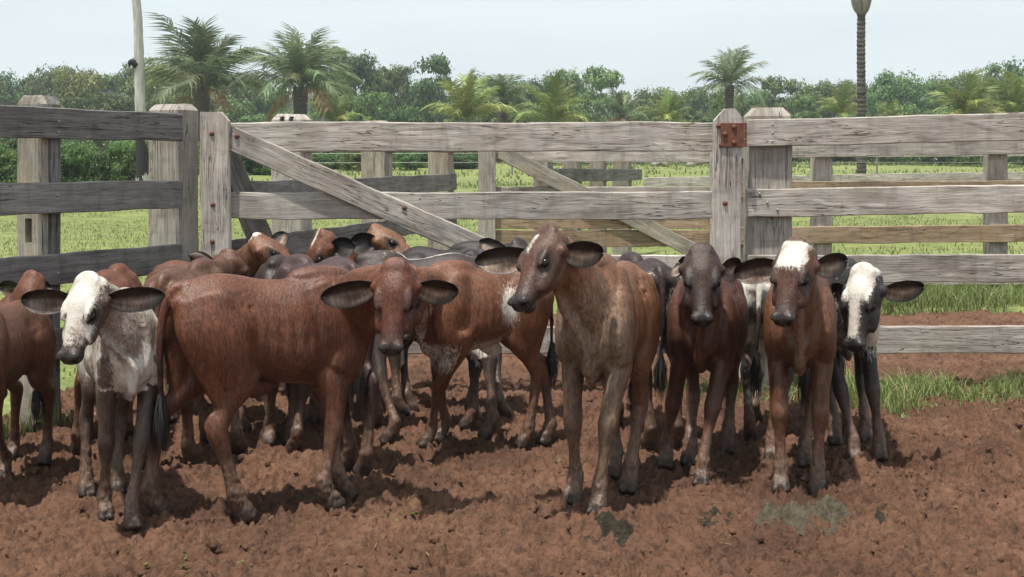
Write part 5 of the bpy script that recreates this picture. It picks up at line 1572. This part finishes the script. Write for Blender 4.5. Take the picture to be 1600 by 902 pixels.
coat13 = coat_plain((0.040, 0.024, 0.021), (0.018, 0.013, 0.013), 0.5, white=both(flecks(0.12, 0.5, 0.86, 1.1, 0.10, 87), flecks(-0.5, 0.3, 0.3, 0.72, 0.14, 88),
    lambda pid, t, r, hc, n1, n2: (pid == TRUNK) * sstep(0.014, 0.004, np.abs(r[:, 1]) + (n2 - .5) * .012) * (r[:, 2] > 0.9) * (r[:, 0] < 0.15)), seed=89)
coat14 = coat_plain((0.020, 0.014, 0.014), (0.012, 0.009, 0.010), 0.5, seed=91)

CALVES = []
def calf(label, coat, **k): CALVES.append((label, coat, k))

# nearest ones
calf('white-faced grey calf with brown legs facing out beside the left fence', c3, s=0.88, hs=0.92, wither=(196, 450, 5.45), rump=(164, 452, 5.95), poll=(136, 438, 5.12), muz=(104, 553),
     earL=(254, 466), earR=(26, 474), hooves=[(206, 822), (164, 808), (183, 768), (135, 772)], dewlap=1.15, earhair=(0.24, 0.18, 0.15), vox=0.0062, fat=1.05)
calf('red-brown calf standing side on with its head turned to the viewer', brown4, s=1.03, hs=1.0, wither=(505, 416, 5.68), rump=(288, 421, 5.38), poll=(618, 417, 5.33), muz=(610, 543), hw=0.97,
     earL=(720, 466), earR=(499, 472, -1), hooves=[(533, 776), (512, 792), (240, 803), (374, 808)], vox=0.0068)
calf('greyish brown calf with a thin white forehead streak and its head turned aside', coat16, s=1.05, hs=1.02, wither=(938, 396, 5.65), rump=(986, 402, 6.15), poll=(853, 363, 5.35), muz=(806, 470), roll=16,
     earL=(950, 402), earR=(741, 410), hooves=[(935, 800), (897, 783), (984, 765), (960, 742)], dewlap=1.25, vox=0.0068)
calf('dark brown calf looking ahead, its muzzle low, between two paler brown calves', coat17, s=1.0, hs=1.0, wither=(1100, 408, 6.2), rump=(1122, 412, 6.78), poll=(1097, 392, 5.92), muz=(1097, 497), hw=0.95,
     earL=(1168, 418), earR=(1050, 405, 1), hooves=[(1097, 756), (1041, 727), (1137, 704), (1078, 722)], vox=0.007, muzzle=(0.014, 0.012, 0.012))
calf('brown calf with a white forehead patch facing out by the gate post', coat19, s=1.0, hs=1.0, wither=(1250, 405, 5.95), rump=(1252, 408, 6.5), poll=(1243, 384, 5.62), muz=(1220, 499), hw=1.02,
     earL=(1334, 412), earR=(1144, 432), hooves=[(1278, 768), (1220, 765), (1258, 726), (1207, 718)], vox=0.0068)
calf('black and grizzled calf with a white face at the right end of the herd', c20, s=0.96, hs=1.06, wither=(1322, 402, 6.6), rump=(1308, 400, 7.2), poll=(1348, 424, 6.2), muz=(1331, 541), hw=0.92,
     earL=(1452, 458), earR=(1296, 466, 1), hooves=[(1374, 716), (1334, 721), (1352, 690), (1305, 692)], dewlap=1.3, vox=0.007, roll=4)
# left end
calf('brown calf cut off by the left edge of the view, its head out of sight', coat1, s=0.86, wither=(-34, 468, 5.62), rump=(48, 462, 6.22), poll=(-150, 450, 5.35), muz=(-180, 540),
     hooves=[(8, 745), (-80, 752), (72, 722), (20, 716)], vox=0.009)
calf('red-brown calf whose head only shows above the cut-off calf at the left', coat_red, s=0.80, wither=(-12, 470, 6.55), rump=(-120, 474, 6.3), poll=(47, 430, 6.62), muz=(20, 505, -1),
     earL=(84, 443), earR=(-8, 452), hooves=[(-5, 716), (-20, 710), (-110, 722), (-120, 714)], vox=0.0115, earc=(0.02, 0.015, 0.013))
calf('brown calf seen from behind, standing between the grey calf and the side-on calf', coat_mid, s=1.0, wither=(318, 404, 6.7), rump=(258, 410, 6.18), poll=(358, 398, 6.95), muz=(395, 470, 1),
     earL=(306, 398), hooves=[(322, 690), (372, 706), (228, 728), (296, 726)], vox=0.009)
calf('reddish calf farther back along the left fence, only its back in view', coat_red, s=0.92, wither=(186, 412, 7.0), rump=(160, 416, 6.5), poll=(196, 470, 7.25), muz=(196, 560, 1),
     hooves=[(150, 684), (200, 684), (122, 708), (180, 706)], vox=0.0115)
# middle, behind the side-on calf
calf('dark purplish calf just behind the side-on calf, its back humped', coat10, s=0.98, wither=(462, 398, 6.62), rump=(545, 393, 6.15), poll=(420, 470, 6.9), muz=(405, 560, 1),
     hooves=[(420, 690), (462, 706), (545, 730), (570, 742)], vox=0.009)
calf('dark brown calf with its head down, filling the gap left of the purplish calf', coat18, s=0.94, wither=(434, 399, 6.95), rump=(472, 394, 7.5), poll=(418, 460, 6.75), muz=(412, 550),
     hooves=[(455, 690), (422, 692), (490, 660), (462, 662)], vox=0.0105)
calf('tan-faced calf with a white poll looking to the right over the side-on calf', coat7, s=0.95, hs=0.95, wither=(350, 398, 7.35), rump=(250, 402, 7.65), poll=(406, 370, 7.2), muz=(480, 424, -1),
     earL=(440, 356, 1), earR=(394, 412), eface=(-0.3, -1, -0.1), hooves=[(360, 660), (376, 672), (255, 650), (262, 656)], vox=0.0105, eyeshade=0.35)
calf('brown calf with a white forehead stripe and one big black ear, seen behind the rest', coat9, s=0.86, hs=0.9, wither=(535, 400, 7.45), rump=(585, 404, 7.95), poll=(500, 366, 7.15), muz=(476, 452),
     earL=(546, 384, -1), ear=1.2, eface=(0.1, -1, 0.1), hooves=[(545, 660), (520, 658), (590, 632), (570, 634)], vox=0.0105, earc=(0.02, 0.015, 0.013), earhair=(0.03, 0.02, 0.02))
calf('light brown calf with its face to the right below the gate brace', coat11, s=0.97, hs=1.0, wither=(510, 398, 8.0), rump=(400, 400, 7.98), poll=(590, 356, 7.85), muz=(662, 404, -1),
     earR=(550, 380, -1), ear=1.2, eface=(0.1, -1, 0.1), hooves=[(520, 630), (525, 636), (405, 630), (410, 634)], vox=0.0105, earc=(0.02, 0.015, 0.013), earhair=(0.03, 0.02, 0.02))
calf('dark calf with a white line along its back, behind the red and white calf', coat13, s=0.98, wither=(590, 392, 7.12), rump=(742, 389, 7.22), poll=(540, 440, 7.0), muz=(515, 520),
     hooves=[(612, 690), (585, 672), (765, 684), (735, 668)], vox=0.0105)
calf('black calf nearest the gate, only its back and one dark ear in view', coat14, s=0.98, wither=(742, 377, 7.7), rump=(628, 380, 7.75), poll=(812, 380, 7.5), muz=(860, 450, -1),
     earR=(752, 372), earL=(860, 370, 1), hooves=[(785, 652), (738, 660), (640, 644), (625, 650)], vox=0.0105, earc=(0.03, 0.018, 0.014))
calf('red and white calf standing side on, its head hidden by the side-on brown calf', c15, s=0.95, wither=(700, 408, 6.58), rump=(838, 397, 6.82), poll=(640, 425, 6.3), muz=(622, 530),
     hooves=[(670, 697), (692, 688), (822, 697), (856, 692)], vox=0.009)
# right, behind the front row
calf('dark calf with white flecks on its hip, mostly hidden by two brown calves', coat18, s=1.0, wither=(985, 394, 7.3), rump=(1028, 398, 6.75), poll=(960, 440, 7.6), muz=(950, 540, 1),
     hooves=[(965, 664), (1000, 668), (1015, 700), (1056, 696)], vox=0.0105)
calf('mottled pale calf standing behind the calf with the white forehead patch', c21, s=0.95, wither=(1215, 408, 7.4), rump=(1190, 412, 6.85), poll=(1230, 450, 7.65), muz=(1230, 545, 1),
     hooves=[(1180, 660), (1225, 660), (1172, 686), (1212, 684)], vox=0.0105)
for label, coat, k in CALVES:
    build_calf(k, coat, label)
